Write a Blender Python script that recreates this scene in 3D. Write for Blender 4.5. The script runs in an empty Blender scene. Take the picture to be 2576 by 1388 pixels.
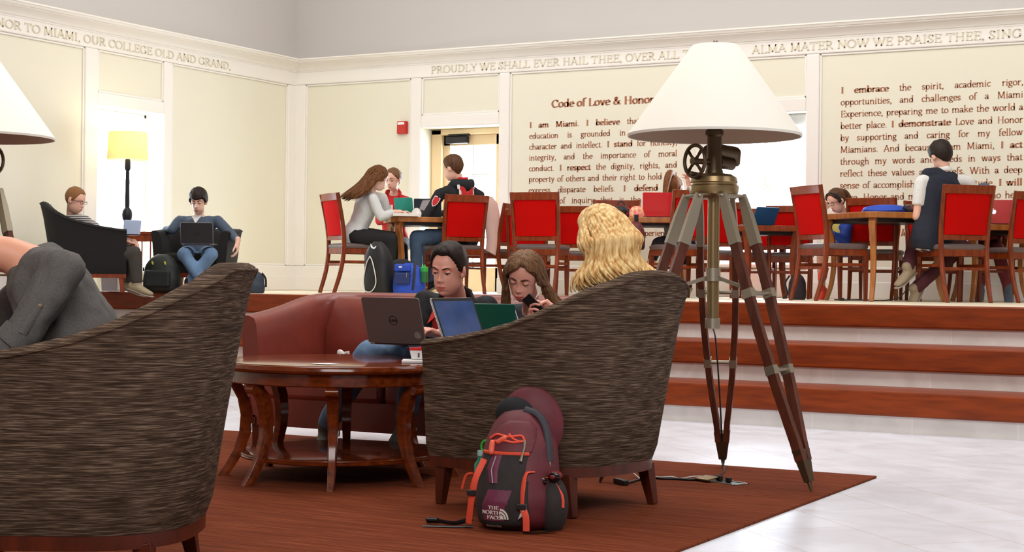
import bpy, bmesh, math, random
import numpy as np
from math import sin, cos, pi, radians, sqrt, atan2
from mathutils import Vector, Matrix, noise as mnoise
rnd = random.Random(7)
SC = bpy.context.scene
COL = SC.collection

# ------------------------------------------------------------------ camera
F_PX, YAW, PITCH, ROLL, EYE = 3996.0, 0.5017, -0.0015, 0.0107, 1.0
cam_d = bpy.data.cameras.new('camera'); cam = bpy.data.objects.new('camera', cam_d); COL.objects.link(cam)
cam_d.sensor_width = 36.0; cam_d.lens = 36.0*F_PX/2576.0; cam_d.clip_end = 200
_cy, _sy = cos(YAW), sin(YAW)
def _cam_axes():
    cr, sr, cp, sp = cos(ROLL), sin(ROLL), cos(PITCH), sin(PITCH)
    def inv(x, y, z):
        x, y = cr*x+sr*y, -sr*x+cr*y
        y, z = cp*y+sp*z, -sp*y+cp*z
        return Vector((_cy*x-_sy*z, _sy*x+_cy*z, -y))
    return inv
RAYF = _cam_axes()
rx, ry, rz = RAYF(1, 0, 0), RAYF(0, -1, 0), RAYF(0, 0, -1)
M = Matrix((rx, ry, rz)).transposed().to_4x4(); M.translation = Vector((0, 0, EYE))
cam.matrix_world = M
SC.camera = cam
def ray(px, py): return RAYF((px-1288)/F_PX, (py-694)/F_PX, 1.0)
def at(px, py, d):                    # point seen at a pixel, d metres in front of the camera
    return Vector((0, 0, EYE)) + ray(px, py)*d
def on_z(px, py, z):
    r = ray(px, py); return Vector((0, 0, EYE)) + r*((z-EYE)/r.z)
def on_y(px, py, y):
    r = ray(px, py); return Vector((0, 0, EYE)) + r*(y/r.y)
def on_x(px, py, x):
    r = ray(px, py); return Vector((0, 0, EYE)) + r*(x/r.x)
def cam_dir(lat, dep):                # a floor direction given as seen from the camera (right, away)
    return Vector((_cy*lat-_sy*dep, _sy*lat+_cy*dep, 0)).normalized()
def floor_at(px, d, z):
    p = at(px, 694, d); return Vector((p.x, p.y, z))

# ------------------------------------------------------------------ world, lights, exposure
w = bpy.data.worlds.new('world'); SC.world = w; w.use_nodes = True
bg = w.node_tree.nodes['Background']; bg.inputs[0].default_value = (0.86, 0.93, 1.0, 1); bg.inputs[1].default_value = 16.0
def area(name, loc, target, sx, sy, power, col=(1, 1, 1)):
    l = bpy.data.lights.new(name, 'AREA'); l.shape = 'RECTANGLE'; l.size = sx; l.size_y = sy; l.energy = power; l.color = col
    o = bpy.data.objects.new(name, l); COL.objects.link(o); o.location = loc
    o.rotation_euler = (Vector(target)-Vector(loc)).to_track_quat('-Z', 'Y').to_euler()
    return o
WARM = (1.0, 0.965, 0.93)
area('ceiling_light_over_platform', (-6.0, 11.6, 7.3), (-6.0, 13.2, 0), 9, 2.5, 222, WARM)
area('ceiling_light_over_lounge', (-4.5, 7.6, 7.4), (-4.5, 8.4, 0), 7, 3, 365, WARM)
area('high_right_area_light', (4.8, 8.0, 6.3), (-4, 8.5, 0.5), 5, 2, 130, (0.93, 0.96, 1.0))  # large cool area light high on the right, inside the closed wall
area('front_fill_behind_camera', (0.5, -1.6, 5.2), (-5, 9.5, 0.5), 5, 2.5, 360, (1.0, 0.98, 0.96))  # fill light added behind the camera to brighten surfaces facing it
area('daylight_at_side_window', (-11.6, 12.43, 1.95), (-6, 11.0, 0.6), 0.9, 1.5, 14, (0.80, 0.90, 1.0))
area('daylight_at_back_window', (-5.56, 15.75, 1.95), (-4.5, 9, 0.0), 0.9, 1.5, 30, (0.84, 0.92, 1.0))
area('daylight_at_glass_door', (-9.05, 15.75, 1.75), (-7, 9, 0.4), 0.8, 1.5, 20, (0.84, 0.92, 1.0))
SC.view_settings.view_transform = 'Standard'; SC.view_settings.look = 'None'
SC.view_settings.gamma = 1.0; SC.view_settings.use_curve_mapping = False
SC.view_settings.exposure = 0.05

# ------------------------------------------------------------------ materials
def lin(c):
    return tuple(((x/255.0)/12.92 if x/255.0 <= .04045 else ((x/255.0+.055)/1.055)**2.4) for x in c)
def mat(name, rgb, rough=.6, metal=0.0, var=None, bump=None, spec=.5, coat=0, sheen=0, emit=None, scale=(1, 1, 1), rgb2=None, sss=0):
    """rgb in 0-255; var=(noise scale, amount) mottles the colour, bump=(noise scale, strength)."""
    m = bpy.data.materials.new(name); m.use_nodes = True
    nt = m.node_tree; b = nt.nodes['Principled BSDF']
    c = lin(rgb)+(1,)
    b.inputs['Base Color'].default_value = c
    b.inputs['Roughness'].default_value = rough; b.inputs['Metallic'].default_value = metal
    b.inputs['Specular IOR Level'].default_value = spec
    if coat: b.inputs['Coat Weight'].default_value = coat; b.inputs['Coat Roughness'].default_value = .12
    if sheen: b.inputs['Sheen Weight'].default_value = sheen
    if sss:
        b.inputs['Subsurface Weight'].default_value = sss; b.inputs['Subsurface Radius'].default_value = (.012, .004, .002); b.inputs['Subsurface Scale'].default_value = 1.0
    if emit: b.inputs['Emission Color'].default_value = lin(emit[0])+(1,); b.inputs['Emission Strength'].default_value = emit[1]
    m.diffuse_color = c
    if var or bump:
        tc = nt.nodes.new('ShaderNodeTexCoord'); mp = nt.nodes.new('ShaderNodeMapping')
        nt.links.new(tc.outputs['Object'], mp.inputs[0]); mp.inputs['Scale'].default_value = scale
        if var:
            n = nt.nodes.new('ShaderNodeTexNoise'); n.inputs['Scale'].default_value = var[0]; n.inputs['Detail'].default_value = 5
            nt.links.new(mp.outputs[0], n.inputs[0])
            r = nt.nodes.new('ShaderNodeValToRGB'); r.color_ramp.elements[0].position = .32; r.color_ramp.elements[1].position = .68
            c2 = lin(rgb2)+(1,) if rgb2 else tuple(max(0, x*(1-var[1])) for x in c[:3])+(1,)
            r.color_ramp.elements[0].color = c2; r.color_ramp.elements[1].color = c if rgb2 else tuple(min(1, x*(1+var[1]*.6)) for x in c[:3])+(1,)
            nt.links.new(n.outputs[0], r.inputs[0]); nt.links.new(r.outputs[0], b.inputs['Base Color'])
        if bump:
            n2 = nt.nodes.new('ShaderNodeTexNoise'); n2.inputs['Scale'].default_value = bump[0]; n2.inputs['Detail'].default_value = 3
            nt.links.new(mp.outputs[0], n2.inputs[0])
            bp = nt.nodes.new('ShaderNodeBump'); bp.inputs['Strength'].default_value = bump[1]; bp.inputs['Distance'].default_value = .01
            nt.links.new(n2.outputs[0], bp.inputs['Height']); nt.links.new(bp.outputs[0], b.inputs['Normal'])
    return m
MT = {}
MT['trim'] = mat('white_trim_paint', (240, 236, 229), .5)
MT['panel'] = mat('cream_wall_paint', (231, 227, 208), .75, bump=(120, .03))
MT['upper'] = mat('upper_wall_paint', (196, 192, 188), .85)
MT['letter'] = mat('carved_shading_beige', (222, 214, 192), .7)  # beige puts the shading of carving into the colour of raised letters
MT['ink'] = mat('brown_wall_lettering', (172, 114, 82), .7)
MT['stage'] = mat('platform_cream_stone', (233, 222, 196), .45, var=(3, .05))
MT['ceiling'] = mat('ceiling_paint', (225, 220, 212), .9)
def wood(name, a, b, rough=.28, coat=.35, sc=(1, 1, 14), n=5):
    return mat(name, a, rough, var=(n, .3), rgb2=b, scale=sc, coat=coat, bump=None, spec=.3)
MT['chairwood'] = wood('chair_cherry_wood', (136, 56, 17), (100, 38, 9), .38, .08, (6, 6, 1))
MT['oak'] = wood('golden_oak_wood', (176, 112, 58), (146, 86, 40), .32, .3, (5, 5, 1))
MT['tablewood'] = wood('coffee_table_mahogany', (126, 54, 20), (84, 32, 10), .12, .2, (2, 12, 12), 3)
MT['stepwood'] = wood('step_cherry_wood', (142, 58, 12), (112, 42, 6), .40, .05, (1.2, 8, 10), 3)
MT['legwood'] = wood('chair_leg_mahogany', (92, 34, 14), (62, 22, 8), .36, .1, (3, 3, 1))
MT['tripodwood'] = wood('tripod_wood', (104, 54, 38), (74, 36, 25), .38, .15, (5, 5, 1))
MT['red'] = mat('red_chair_fabric', (182, 5, 2), .85, bump=(300, .1), spec=.1)
MT['seatgrey'] = mat('taupe_vinyl', (96, 80, 78), .45)
MT['glass'] = None

def stone_tiles(name, c1, c2, mortar, w_, h_, rot, rough, msize):
    m = bpy.data.materials.new(name); m.use_nodes = True; nt = m.node_tree; b = nt.nodes['Principled BSDF']
    tc = nt.nodes.new('ShaderNodeTexCoord'); mp = nt.nodes.new('ShaderNodeMapping'); mp.inputs['Rotation'].default_value = rot
    nt.links.new(tc.outputs['Object'], mp.inputs[0])
    br = nt.nodes.new('ShaderNodeTexBrick'); br.inputs['Scale'].default_value = 1.0; br.inputs['Brick Width'].default_value = w_; br.inputs['Row Height'].default_value = h_
    br.inputs['Mortar Size'].default_value = msize; br.inputs['Mortar Smooth'].default_value = .6
    br.inputs['Color1'].default_value = lin(c1)+(1,); br.inputs['Color2'].default_value = lin(c2)+(1,); br.inputs['Mortar'].default_value = lin(mortar)+(1,)
    nt.links.new(mp.outputs[0], br.inputs[0])
    n = nt.nodes.new('ShaderNodeTexNoise'); n.inputs['Scale'].default_value = 2.2; n.inputs['Detail'].default_value = 8; n.inputs['Distortion'].default_value = 1.6
    nt.links.new(mp.outputs[0], n.inputs[0])
    r = nt.nodes.new('ShaderNodeValToRGB'); r.color_ramp.elements[0].position = .35; r.color_ramp.elements[1].position = .62
    r.color_ramp.elements[0].color = (.86, .84, .83, 1); r.color_ramp.elements[1].color = (1, 1, 1, 1)
    nt.links.new(n.outputs[0], r.inputs[0])
    mx = nt.nodes.new('ShaderNodeMix'); mx.data_type = 'RGBA'; mx.blend_type = 'MULTIPLY'; mx.inputs[0].default_value = 1
    nt.links.new(br.outputs[0], mx.inputs[6]); nt.links.new(r.outputs[0], mx.inputs[7]); nt.links.new(mx.outputs[2], b.inputs['Base Color'])
    b.inputs['Roughness'].default_value = rough
    return m
MT['marble'] = stone_tiles('white_marble_tiles', (228, 230, 240), (222, 223, 233), (200, 192, 184), .9, .45, (0, 0, radians(45)), .36, .004)
MT['riser'] = stone_tiles('grey_stone_riser', (240, 236, 232), (233, 228, 223), (246, 244, 242), .68, 2.0, (0, 0, 0), .45, .005)

def weave(name, dark, mid, light, sc=(7, 7, 150), rough=.9, bands=True):
    m = bpy.data.materials.new(name); m.use_nodes = True; nt = m.node_tree; b = nt.nodes['Principled BSDF']
    tc = nt.nodes.new('ShaderNodeTexCoord'); mp = nt.nodes.new('ShaderNodeMapping'); mp.inputs['Scale'].default_value = sc
    nt.links.new(tc.outputs['Object'], mp.inputs[0])
    n = nt.nodes.new('ShaderNodeTexNoise'); n.inputs['Scale'].default_value = 1.0; n.inputs['Detail'].default_value = 3; n.inputs['Roughness'].default_value = .6
    nt.links.new(mp.outputs[0], n.inputs[0])
    r = nt.nodes.new('ShaderNodeValToRGB'); e = r.color_ramp.elements
    e[0].position = .36; e[0].color = lin(dark)+(1,); e[1].position = .66; e[1].color = lin(light)+(1,)
    k = e.new(.52); k.color = lin(mid)+(1,)
    nt.links.new(n.outputs[0], r.inputs[0]); nt.links.new(r.outputs[0], b.inputs['Base Color'])
    bp = nt.nodes.new('ShaderNodeBump'); bp.inputs['Strength'].default_value = .25; bp.inputs['Distance'].default_value = .004
    nt.links.new(n.outputs[0], bp.inputs['Height']); nt.links.new(bp.outputs[0], b.inputs['Normal'])
    b.inputs['Roughness'].default_value = rough; b.inputs['Specular IOR Level'].default_value = .12
    return m
MT['weave'] = weave('brown_woven_upholstery', (48, 37, 29), (82, 65, 52), (128, 108, 92), (11, 11, 300))
MT['rug'] = weave('rust_striped_carpet', (92, 40, 20), (112, 52, 28), (134, 70, 40), (3, 110, 20), .95)
MT['backlitfab'] = mat('backlit_upholstery', (20, 18, 18), .9)  # near-black stands for backlit brown fabric, shade put into the colour
MT['leather'] = mat('oxblood_leather', (120, 48, 36), .38, var=(6, .14), bump=(40, .06), coat=.15)
def glass(name, tint=(.95, .98, 1)):
    m = bpy.data.materials.new(name); m.use_nodes = True; nt = m.node_tree; nt.nodes.clear()
    o = nt.nodes.new('ShaderNodeOutputMaterial'); t = nt.nodes.new('ShaderNodeBsdfTransparent'); t.inputs[0].default_value = tint+(1,)
    g = nt.nodes.new('ShaderNodeBsdfGlossy'); g.inputs['Roughness'].default_value = .03
    mx = nt.nodes.new('ShaderNodeMixShader'); mx.inputs[0].default_value = .06
    nt.links.new(t.outputs[0], mx.inputs[1]); nt.links.new(g.outputs[0], mx.inputs[2]); nt.links.new(mx.outputs[0], o.inputs[0])
    return m
MT['glass'] = glass('window_glass')

# ------------------------------------------------------------------ mesh helpers
class MB:
    def __init__(s): s.v = []; s.f = []; s.m = []
    def add(s, vs, fs, m=0):
        o = len(s.v); s.v += [tuple(x) for x in vs]
        for f in fs: s.f.append(tuple(o+i for i in f)); s.m.append(m)
        return s
    def box(s, c, size, R=None, m=0, top=None):
        """top=(kx,ky) scales the top face (taper)"""
        hx, hy, hz = size[0]/2, size[1]/2, size[2]/2; k = top or (1, 1)
        P = [(-hx, -hy, -hz), (hx, -hy, -hz), (hx, hy, -hz), (-hx, hy, -hz), (-hx*k[0], -hy*k[1], hz), (hx*k[0], -hy*k[1], hz), (hx*k[0], hy*k[1], hz), (-hx*k[0], hy*k[1], hz)]
        P = [Vector(p) for p in P]
        if R is not None: P = [R @ p for p in P]
        c = Vector(c)
        return s.add([p+c for p in P], [(3, 2, 1, 0), (4, 5, 6, 7), (0, 1, 5, 4), (1, 2, 6, 5), (2, 3, 7, 6), (3, 0, 4, 7)], m)
    def loft(s, rings, close=True, caps=True, m=0):
        n = len(rings[0]); vs = [p for r in rings for p in r]; fs = []
        for i in range(len(rings)-1):
            for j in range(n if close else n-1):
                k = (j+1) % n
                fs.append((i*n+j, i*n+k, (i+1)*n+k, (i+1)*n+j))
        if caps and close:
            fs.append(tuple(reversed(range(n)))); fs.append(tuple((len(rings)-1)*n+j for j in range(n)))
        return s.add(vs, fs, m)
    def tube(s, pts, rad, n=10, caps=True, m=0, round_=False, up=None, closed=False):
        """rad: number or list; an entry may be (a, b) for an oval"""
        pts = [Vector(p) for p in pts]; K = len(pts)
        if not isinstance(rad, (list,)): rad = [rad]*K
        rad = [(r, r) if not isinstance(r, tuple) else r for r in rad]
        T = []
        for i in range(K):
            a = pts[max(0, i-1)] if not closed else pts[i-1]; b = pts[min(K-1, i+1)] if not closed else pts[(i+1) % K]
            d = b-a
            T.append(d.normalized() if d.length > 1e-9 else Vector((0, 0, 1)))
        u = Vector(up) if up else (Vector((0, 0, 1)) if abs(T[0].z) < .9 else Vector((1, 0, 0)))
        u = (u-T[0]*u.dot(T[0])).normalized()
        rings = []
        def ring(p, t, u, r):
            v_ = t.cross(u)
            if n == 4: return [p+u*(a*r[0])+v_*(b*r[1]) for a, b in ((1, 1), (-1, 1), (-1, -1), (1, -1))]
            return [p+u*(cos(2*pi*j/n)*r[0])+v_*(sin(2*pi*j/n)*r[1]) for j in range(n)]
        for i in range(K):
            u = (u-T[i]*u.dot(T[i]))
            u = u.normalized() if u.length > 1e-6 else T[i].orthogonal().normalized()
            if round_ and i == 0:
                for a in (75, 45, 20):
                    q = radians(a); rings.append(ring(pts[0]-T[0]*(rad[0][0]*sin(q)), T[0], u, (rad[0][0]*cos(q), rad[0][1]*cos(q))))
            rings.append(ring(pts[i], T[i], u, rad[i]))
            if round_ and i == K-1:
                for a in (20, 45, 75):
                    q = radians(a); rings.append(ring(pts[i]+T[i]*(rad[i][0]*sin(q)), T[i], u, (rad[i][0]*cos(q), rad[i][1]*cos(q))))
        if closed: rings.append(rings[0])
        return s.loft(rings, True, caps and not closed, m)
    def lathe(s, prof, n=32, c=(0, 0, 0), R=None, m=0, caps=True):
        c = Vector(c); rings = []
        for r, z in prof:
            rg = [Vector((r*cos(2*pi*j/n), r*sin(2*pi*j/n), z)) for j in range(n)]
            if R is not None: rg = [R @ p for p in rg]
            rings.append([p+c for p in rg])
        return s.loft(rings, True, caps, m)
    def ell(s, c, r, R=None, n=20, k=14, m=0):
        c = Vector(c)
        if not isinstance(r, (tuple, list)): r = (r, r, r)
        rings = []
        for i in range(1, k):
            a = pi*i/k
            rg = [Vector((r[0]*sin(a)*cos(2*pi*j/n), r[1]*sin(a)*sin(2*pi*j/n), -r[2]*cos(a))) for j in range(n)]
            if R is not None: rg = [R @ p for p in rg]
            rings.append([p+c for p in rg])
        return s.loft(rings, True, True, m)
    def prism(s, poly, fn, t, m=0):
        """poly: 2-D outline; fn(x, y, depth) -> 3-D point"""
        n = len(poly)
        vs = [fn(x, y, 0) for x, y in poly]+[fn(x, y, t) for x, y in poly]
        fs = [tuple(range(n)), tuple(reversed(range(n, 2*n)))]+[(j, n+j, n+(j+1) % n, (j+1) % n) for j in range(n)]
        return s.add(vs, fs, m)
    def mesh(s, name):
        me = bpy.data.meshes.new(name); me.from_pydata(s.v, [], s.f); return me
    def build(s, name, mats, parent=None, smooth=40, bevel=0, sub=0, off=None, fix=True):
        me = s.mesh(name)
        if not isinstance(mats, (list, tuple)): mats = [mats]
        for m in mats: me.materials.append(m)
        me.polygons.foreach_set('material_index', s.m)
        return link(name, me, parent, smooth, bevel, sub, off, fix)
def link(name, me, parent=None, smooth=40, bevel=0, sub=0, off=None, fix=True):
    if fix:
        bm = bmesh.new(); bm.from_mesh(me); bmesh.ops.recalc_face_normals(bm, faces=bm.faces); bm.to_mesh(me); bm.free()
    if off is not None: me.transform(Matrix.Translation(-Vector(off)))
    if smooth:
        me.polygons.foreach_set('use_smooth', [True]*len(me.polygons))
        if smooth < 180: me.set_sharp_from_angle(angle=radians(smooth))
    o = bpy.data.objects.new(name, me); COL.objects.link(o)
    if parent: o.parent = parent
    if bevel:
        b = o.modifiers.new('bevel', 'BEVEL'); b.width = bevel; b.segments = 2; b.limit_method = 'ANGLE'; b.angle_limit = radians(35)
    if sub:
        m = o.modifiers.new('subsurf', 'SUBSURF'); m.levels = sub; m.render_levels = sub
    return o
def tag(o, label, cat, group=None):
    o['label'] = label; o['category'] = cat
    if group: o['group'] = group
    return o
def thing(name, label, cat, loc=(0, 0, 0), rz=0.0, group=None):
    o = bpy.data.objects.new(name, None); COL.objects.link(o); o.location = loc; o.rotation_euler = (0, 0, rz); o.empty_display_size = .1
    return tag(o, label, cat, group)
def struct(o): o['kind'] = 'structure'; return o
def dup(root, loc, rz, label, group=None):
    r = root.copy(); COL.objects.link(r); r.location = loc; r.rotation_euler = (0, 0, rz); r['label'] = label
    if group: r['group'] = group
    def kids(a, b):
        for ch in list(a.children):
            c = ch.copy(); COL.objects.link(c); c.parent = b; kids(ch, c)
    kids(root, r)
    return r
def rot_to(f, up=(0, 0, 1)):
    """matrix whose +Y axis is f, +Z close to up"""
    f = Vector(f).normalized(); up = Vector(up); x = f.cross(up).normalized(); z = x.cross(f)
    return Matrix((x, f, z)).transposed()
def lerp(a, b, t): return a+(b-a)*t
def interp(x, xs, ys):
    return float(np.interp(x, xs, ys))
def spline(pts, n):
    """Catmull-Rom through points, n samples per span"""
    P = [Vector(p) for p in pts]; P = [P[0]*2-P[1]]+P+[P[-1]*2-P[-2]]; out = []
    for i in range(1, len(P)-2):
        for k in range(n):
            t = k/n; a, b, c, d = P[i-1], P[i], P[i+1], P[i+2]
            out.append(.5*((2*b)+(c-a)*t+(2*a-5*b+4*c-d)*t*t+(3*b-a-3*c+d)*t**3))
    out.append(P[-2]); return out

# ------------------------------------------------------------------ room shell
XL, YB, ZP, RS = -11.32, 15.27, .8333, .2778       # left wall, back wall, platform height, riser
XR, YF, ZC = 7.0, -3.0, 8.0
TOP = 3.55
def bx(mb, x0, x1, y0, y1, z0, z1, m=0): return mb.box(((x0+x1)/2, (y0+y1)/2, (z0+z1)/2), (x1-x0, y1-y0, z1-z0), m=m)
mb = MB(); bx(mb, XL-.4, XR, YF, YB+.5, -.1, 0); struct(mb.build('floor', MT['marble'], smooth=0))
mb = MB(); bx(mb, XL-.4, XR, YF, YB+.5, ZC, ZC+.1); struct(mb.build('ceiling', MT['ceiling'], smooth=0))
mb = MB(); bx(mb, XR, XR+.1, YF, YB+.5, 0, ZC); struct(mb.build('wall_right', MT['upper'], smooth=0))
mb = MB(); bx(mb, XL-.4, XR, YF-.1, YF, 0, ZC); struct(mb.build('wall_front', MT['upper'], smooth=0))
# back wall: openings for the glass door and the window
DOOR, WIN, LWIN = (-9.56, -8.55), (-6.07, -5.05), (11.94, 12.92)
HEAD = 2.69
mb = MB()
xs = [XL-.4, DOOR[0], DOOR[1], WIN[0], WIN[1], XR]
bx(mb, xs[0], xs[1], YB, YB+.42, 0, TOP); bx(mb, xs[2], xs[3], YB, YB+.42, 0, TOP); bx(mb, xs[4], xs[5], YB, YB+.42, 0, TOP)
bx(mb, xs[1], xs[2], YB, YB+.42, HEAD, TOP); bx(mb, xs[1], xs[2], YB, YB+.42, 0, ZP)
bx(mb, xs[3], xs[4], YB, YB+.42, HEAD, TOP); bx(mb, xs[3], xs[4], YB, YB+.42, 0, 1.14)
wb = struct(mb.build('wall_back', [MT['panel']], smooth=0))
mb = MB(); bx(mb, XL-.4, XR, YB+.02, YB+.42, TOP, ZC); struct(mb.build('wall_back_upper', MT['upper'], smooth=0))
mb = MB()
bx(mb, XL-.42, XL, YF, LWIN[0], 0, TOP); bx(mb, XL-.42, XL, LWIN[1], YB, 0, TOP); bx(mb, XL-.42, XL, LWIN[0], LWIN[1], HEAD, TOP); bx(mb, XL-.42, XL, LWIN[0], LWIN[1], 0, 1.0)
struct(mb.build('wall_left', [MT['panel']], smooth=0))
mb = MB(); bx(mb, XL-.42, XL-.02, YF, YB+.42, TOP, ZC); struct(mb.build('wall_left_upper', MT['upper'], smooth=0))
# trim: raised stiles and rails that leave the cream panels recessed, friezes, cornice
T = .028
def frame_back(mb, x0, x1, z0, z1):            # raised flat board on the back wall, chamfered edge towards the panels
    bx(mb, x0, x1, YB-T, YB+.002, z0, z1)
def mould(mb, poly, axis):                      # small bead around a panel
    pass
mb = MB()
for a, b in ((XL, -11.17), (-9.70, DOOR[0]), (DOOR[1], -8.42), (-6.20, WIN[0]), (WIN[1], -4.915), (-2.70, XR)):
    frame_back(mb, a, b, 1.122, 3.258)
frame_back(mb, XL, XR, 3.258, 3.41)
for a, b in ((XL, DOOR[0]), (DOOR[1], XR)):
    frame_back(mb, a, b, .99, 1.122)
for a, b in (DOOR, WIN): frame_back(mb, a, b, HEAD, 2.83)
bx(mb, DOOR[1], -8.42, YB-T, YB+.002, .99, 1.122) if False else None
struct(mb.build('trim_1', MT['trim'], smooth=0, bevel=.012))
mb = MB()
for a, b in ((XL, DOOR[0]), (DOOR[1], XR)): bx(mb, a, b, YB-T-.014, YB, ZP, 1.0)
struct(mb.build('baseboard_back', MT['trim'], smooth=0, bevel=.008))
def frame_left(mb, y0, y1, z0, z1): bx(mb, XL-.002, XL+T, y0, y1, z0, z1)
mb = MB()
for a, b in ((11.76, LWIN[0]), (LWIN[1], 13.055), (15.09, YB)): frame_left(mb, a, b, 1.122, 3.25)
frame_left(mb, YF, YB, 3.25, 3.41); frame_left(mb, YF, LWIN[0], .99, 1.122); frame_left(mb, LWIN[1], YB, .99, 1.122); frame_left(mb, LWIN[0], LWIN[1], HEAD, 2.82)
struct(mb.build('trim_2', MT['trim'], smooth=0, bevel=.012))
mb = MB(); bx(mb, XL, XL+T+.014, YF, LWIN[0], ZP, 1.0); bx(mb, XL, XL+T+.014, LWIN[1], YB, ZP, 1.0)
struct(mb.build('baseboard_left', MT['trim'], smooth=0, bevel=.008))
# thin panel mouldings (a bead just inside each raised frame)
def bead(mb, rects, left=False):
    for a, b, z0, z1 in rects:
        for (p, q, r, s_) in ((a, a+.022, z0, z1), (b-.022, b, z0, z1), (a, b, z0, z0+.022), (a, b, z1-.022, z1)):
            if left: bx(mb, XL, XL+.014, p, q, r, s_)
            else: bx(mb, p, q, YB-.014, YB, r, s_)
mb = MB()
bead(mb, [(-11.17, -9.70, 1.122, 3.258), (DOOR[0], DOOR[1], 2.83, 3.258), (-8.42, -6.20, 1.122, 3.258), (WIN[0], WIN[1], 2.83, 3.258), (-4.915, -2.70, 1.122, 3.258)])
bead(mb, [(8.6, 11.76, 1.122, 3.25), (LWIN[0], LWIN[1], 2.82, 3.25), (13.055, 15.09, 1.122, 3.25)], True)
struct(mb.build('trim_3', MT['trim'], smooth=0, bevel=.006))
# cornice profile swept along both walls
prof = [(0, 3.405), (.03, 3.405), (.03, 3.42), (.04, 3.425), (.045, 3.44), (.06, 3.46), (.09, 3.485), (.115, 3.495), (.115, 3.505), (.13, 3.51), (.14, 3.53), (.15, 3.535), (.15, 3.55), (0, 3.55)]
mb = MB()
mb.loft([[Vector((XL+d, YF, z)) for d, z in prof], [Vector((XL+d, YB-d, z)) for d, z in prof], [Vector((XR, YB-d, z)) for d, z in prof]], True, True)
struct(mb.build('trim_4', MT['trim'], smooth=25))

# platform and steps
Y1, Y2, Y3 = 10.43, 10.89, 11.50
XE = 6.5
mb = MB(); bx(mb, XL, XE, Y3+.05, YB, 0, ZP); struct(mb.build('platform_floor', MT['stage'], smooth=0))
for i, (y, ynext) in enumerate(((Y1, Y2), (Y2, Y3), (Y3, Y3+.32))):
    zt = RS*(i+1)
    mb = MB(); bx(mb, XL, XE, y+.045, ynext+.06, zt-RS, zt-.05); struct(mb.build('step_riser', MT['riser'], smooth=0))
    mb = MB()
    if i < 2: bx(mb, XL, XE, y, ynext+.05, zt-.165, zt+.001)
    else: bx(mb, XL, XE, y, y+.055, zt-.165, zt+.002)
    struct(mb.build('step_tread', MT['stepwood'], smooth=0, bevel=.012))

# door and windows
mb = MB()
dy = YB+.20
for (a, b, z0, z1) in ((DOOR[0], DOOR[0]+.14, ZP, HEAD), (DOOR[1]-.10, DOOR[1], ZP, HEAD), (DOOR[0], DOOR[1], HEAD-.07, HEAD)): bx(mb, a, b, dy, dy+.14, z0, z1)
MT['doorframe'] = mat('tan_door_paint', (226, 200, 158), .5)
d1 = struct(mb.build('door_1', MT['doorframe'], smooth=0, bevel=.012))
mb = MB(); L_, R_ = DOOR[0]+.14, DOOR[1]-.10
for (a, b, z0, z1) in ((L_, L_+.085, ZP+.01, HEAD-.07), (R_-.085, R_, ZP+.01, HEAD-.07), (L_, R_, 2.50, HEAD-.07), (L_, R_, ZP+.01, 1.12)): bx(mb, a, b, dy+.05, dy+.095, z0, z1)
mb.build('door_leaf', MT['doorframe'], d1, smooth=0, bevel=.006)
mb = MB()
for z in (1.45, 1.80, 2.16): bx(mb, L_+.085, R_-.085, dy+.065, dy+.085, z, z+.018)
bx(mb, (L_+R_)/2-.009, (L_+R_)/2+.009, dy+.063, dy+.087, 1.12, 2.5)
MT['muntin'] = mat('muntin_paint', (222, 224, 226), .5)
mb.build('muntins', MT['muntin'], d1, smooth=0)
mb = MB(); bx(mb, L_+.08, R_-.08, dy+.072, dy+.076, 1.115, 2.505); mb.build('pane', MT['glass'], d1, smooth=0)
mb = MB(); bx(mb, L_+.06, L_+.34, dy-.02, dy+.05, 2.52, 2.60); bx(mb, L_+.09, L_+.37, dy-.01, dy+.03, 2.605, 2.63)
MT['black'] = mat('black_plastic', (22, 22, 24), .45); MT['darkmetal'] = mat('dark_metal', (48, 46, 46), .4, .7)
mb.build('door_closer', MT['darkmetal'], d1, smooth=0, bevel=.01)
def window(name, x0, x1, z0, z1, left):
    mb = MB(); rec = .22
    def b_(mb, a, b, c, d, z_0, z_1):
        if left: bx(mb, XL-d, XL-c, a, b, z_0, z_1)
        else: bx(mb, a, b, YB+c, YB+d, z_0, z_1)
    for (p, q, r, s_) in ((x0, x0+.035, z0, z1), (x1-.035, x1, z0, z1), (x0, x1, z1-.04, z1), (x0, x1, z0, z0+.05)): b_(mb, p, q, rec, rec+.08, r, s_)
    o = struct(mb.build(name, MT['trim'], smooth=0, bevel=.006))
    mb = MB(); xm = (x0+x1)/2
    b_(mb, xm-.014, xm+.014, rec+.017, rec+.053, z0+.02, z1-.02)
    zm = 1.97
    b_(mb, x0, x1, rec+.02, rec+.06, zm-.025, zm+.025)
    for z in (1.55, 2.31): b_(mb, x0, x1, rec+.025, rec+.045, z-.007, z+.007)
    mb.build('muntins', MT['muntin'], o, smooth=0)
    mb = MB(); b_(mb, x0+.03, x1-.03, rec+.033, rec+.037, z0+.04, z1-.03); mb.build('pane', MT['glass'], o, smooth=0)
    mb = MB(); b_(mb, x0-.02, x1+.02, -.05, rec+.02, z0-.035, z0); mb.build('sill', MT['trim'], o, smooth=0, bevel=.006)
    return o
w1 = window('window_1', WIN[0], WIN[1], 1.17, HEAD, False)
mb = MB(); bx(mb, WIN[0]+.04, WIN[1]-.04, YB+.12, YB+.20, 2.575, HEAD); mb.build('roller_blind', mat('grey_blind', (196, 196, 200), .7), w1, smooth=0, bevel=.02)
window('window_2', LWIN[0], LWIN[1], 1.03, HEAD, True)

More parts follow.
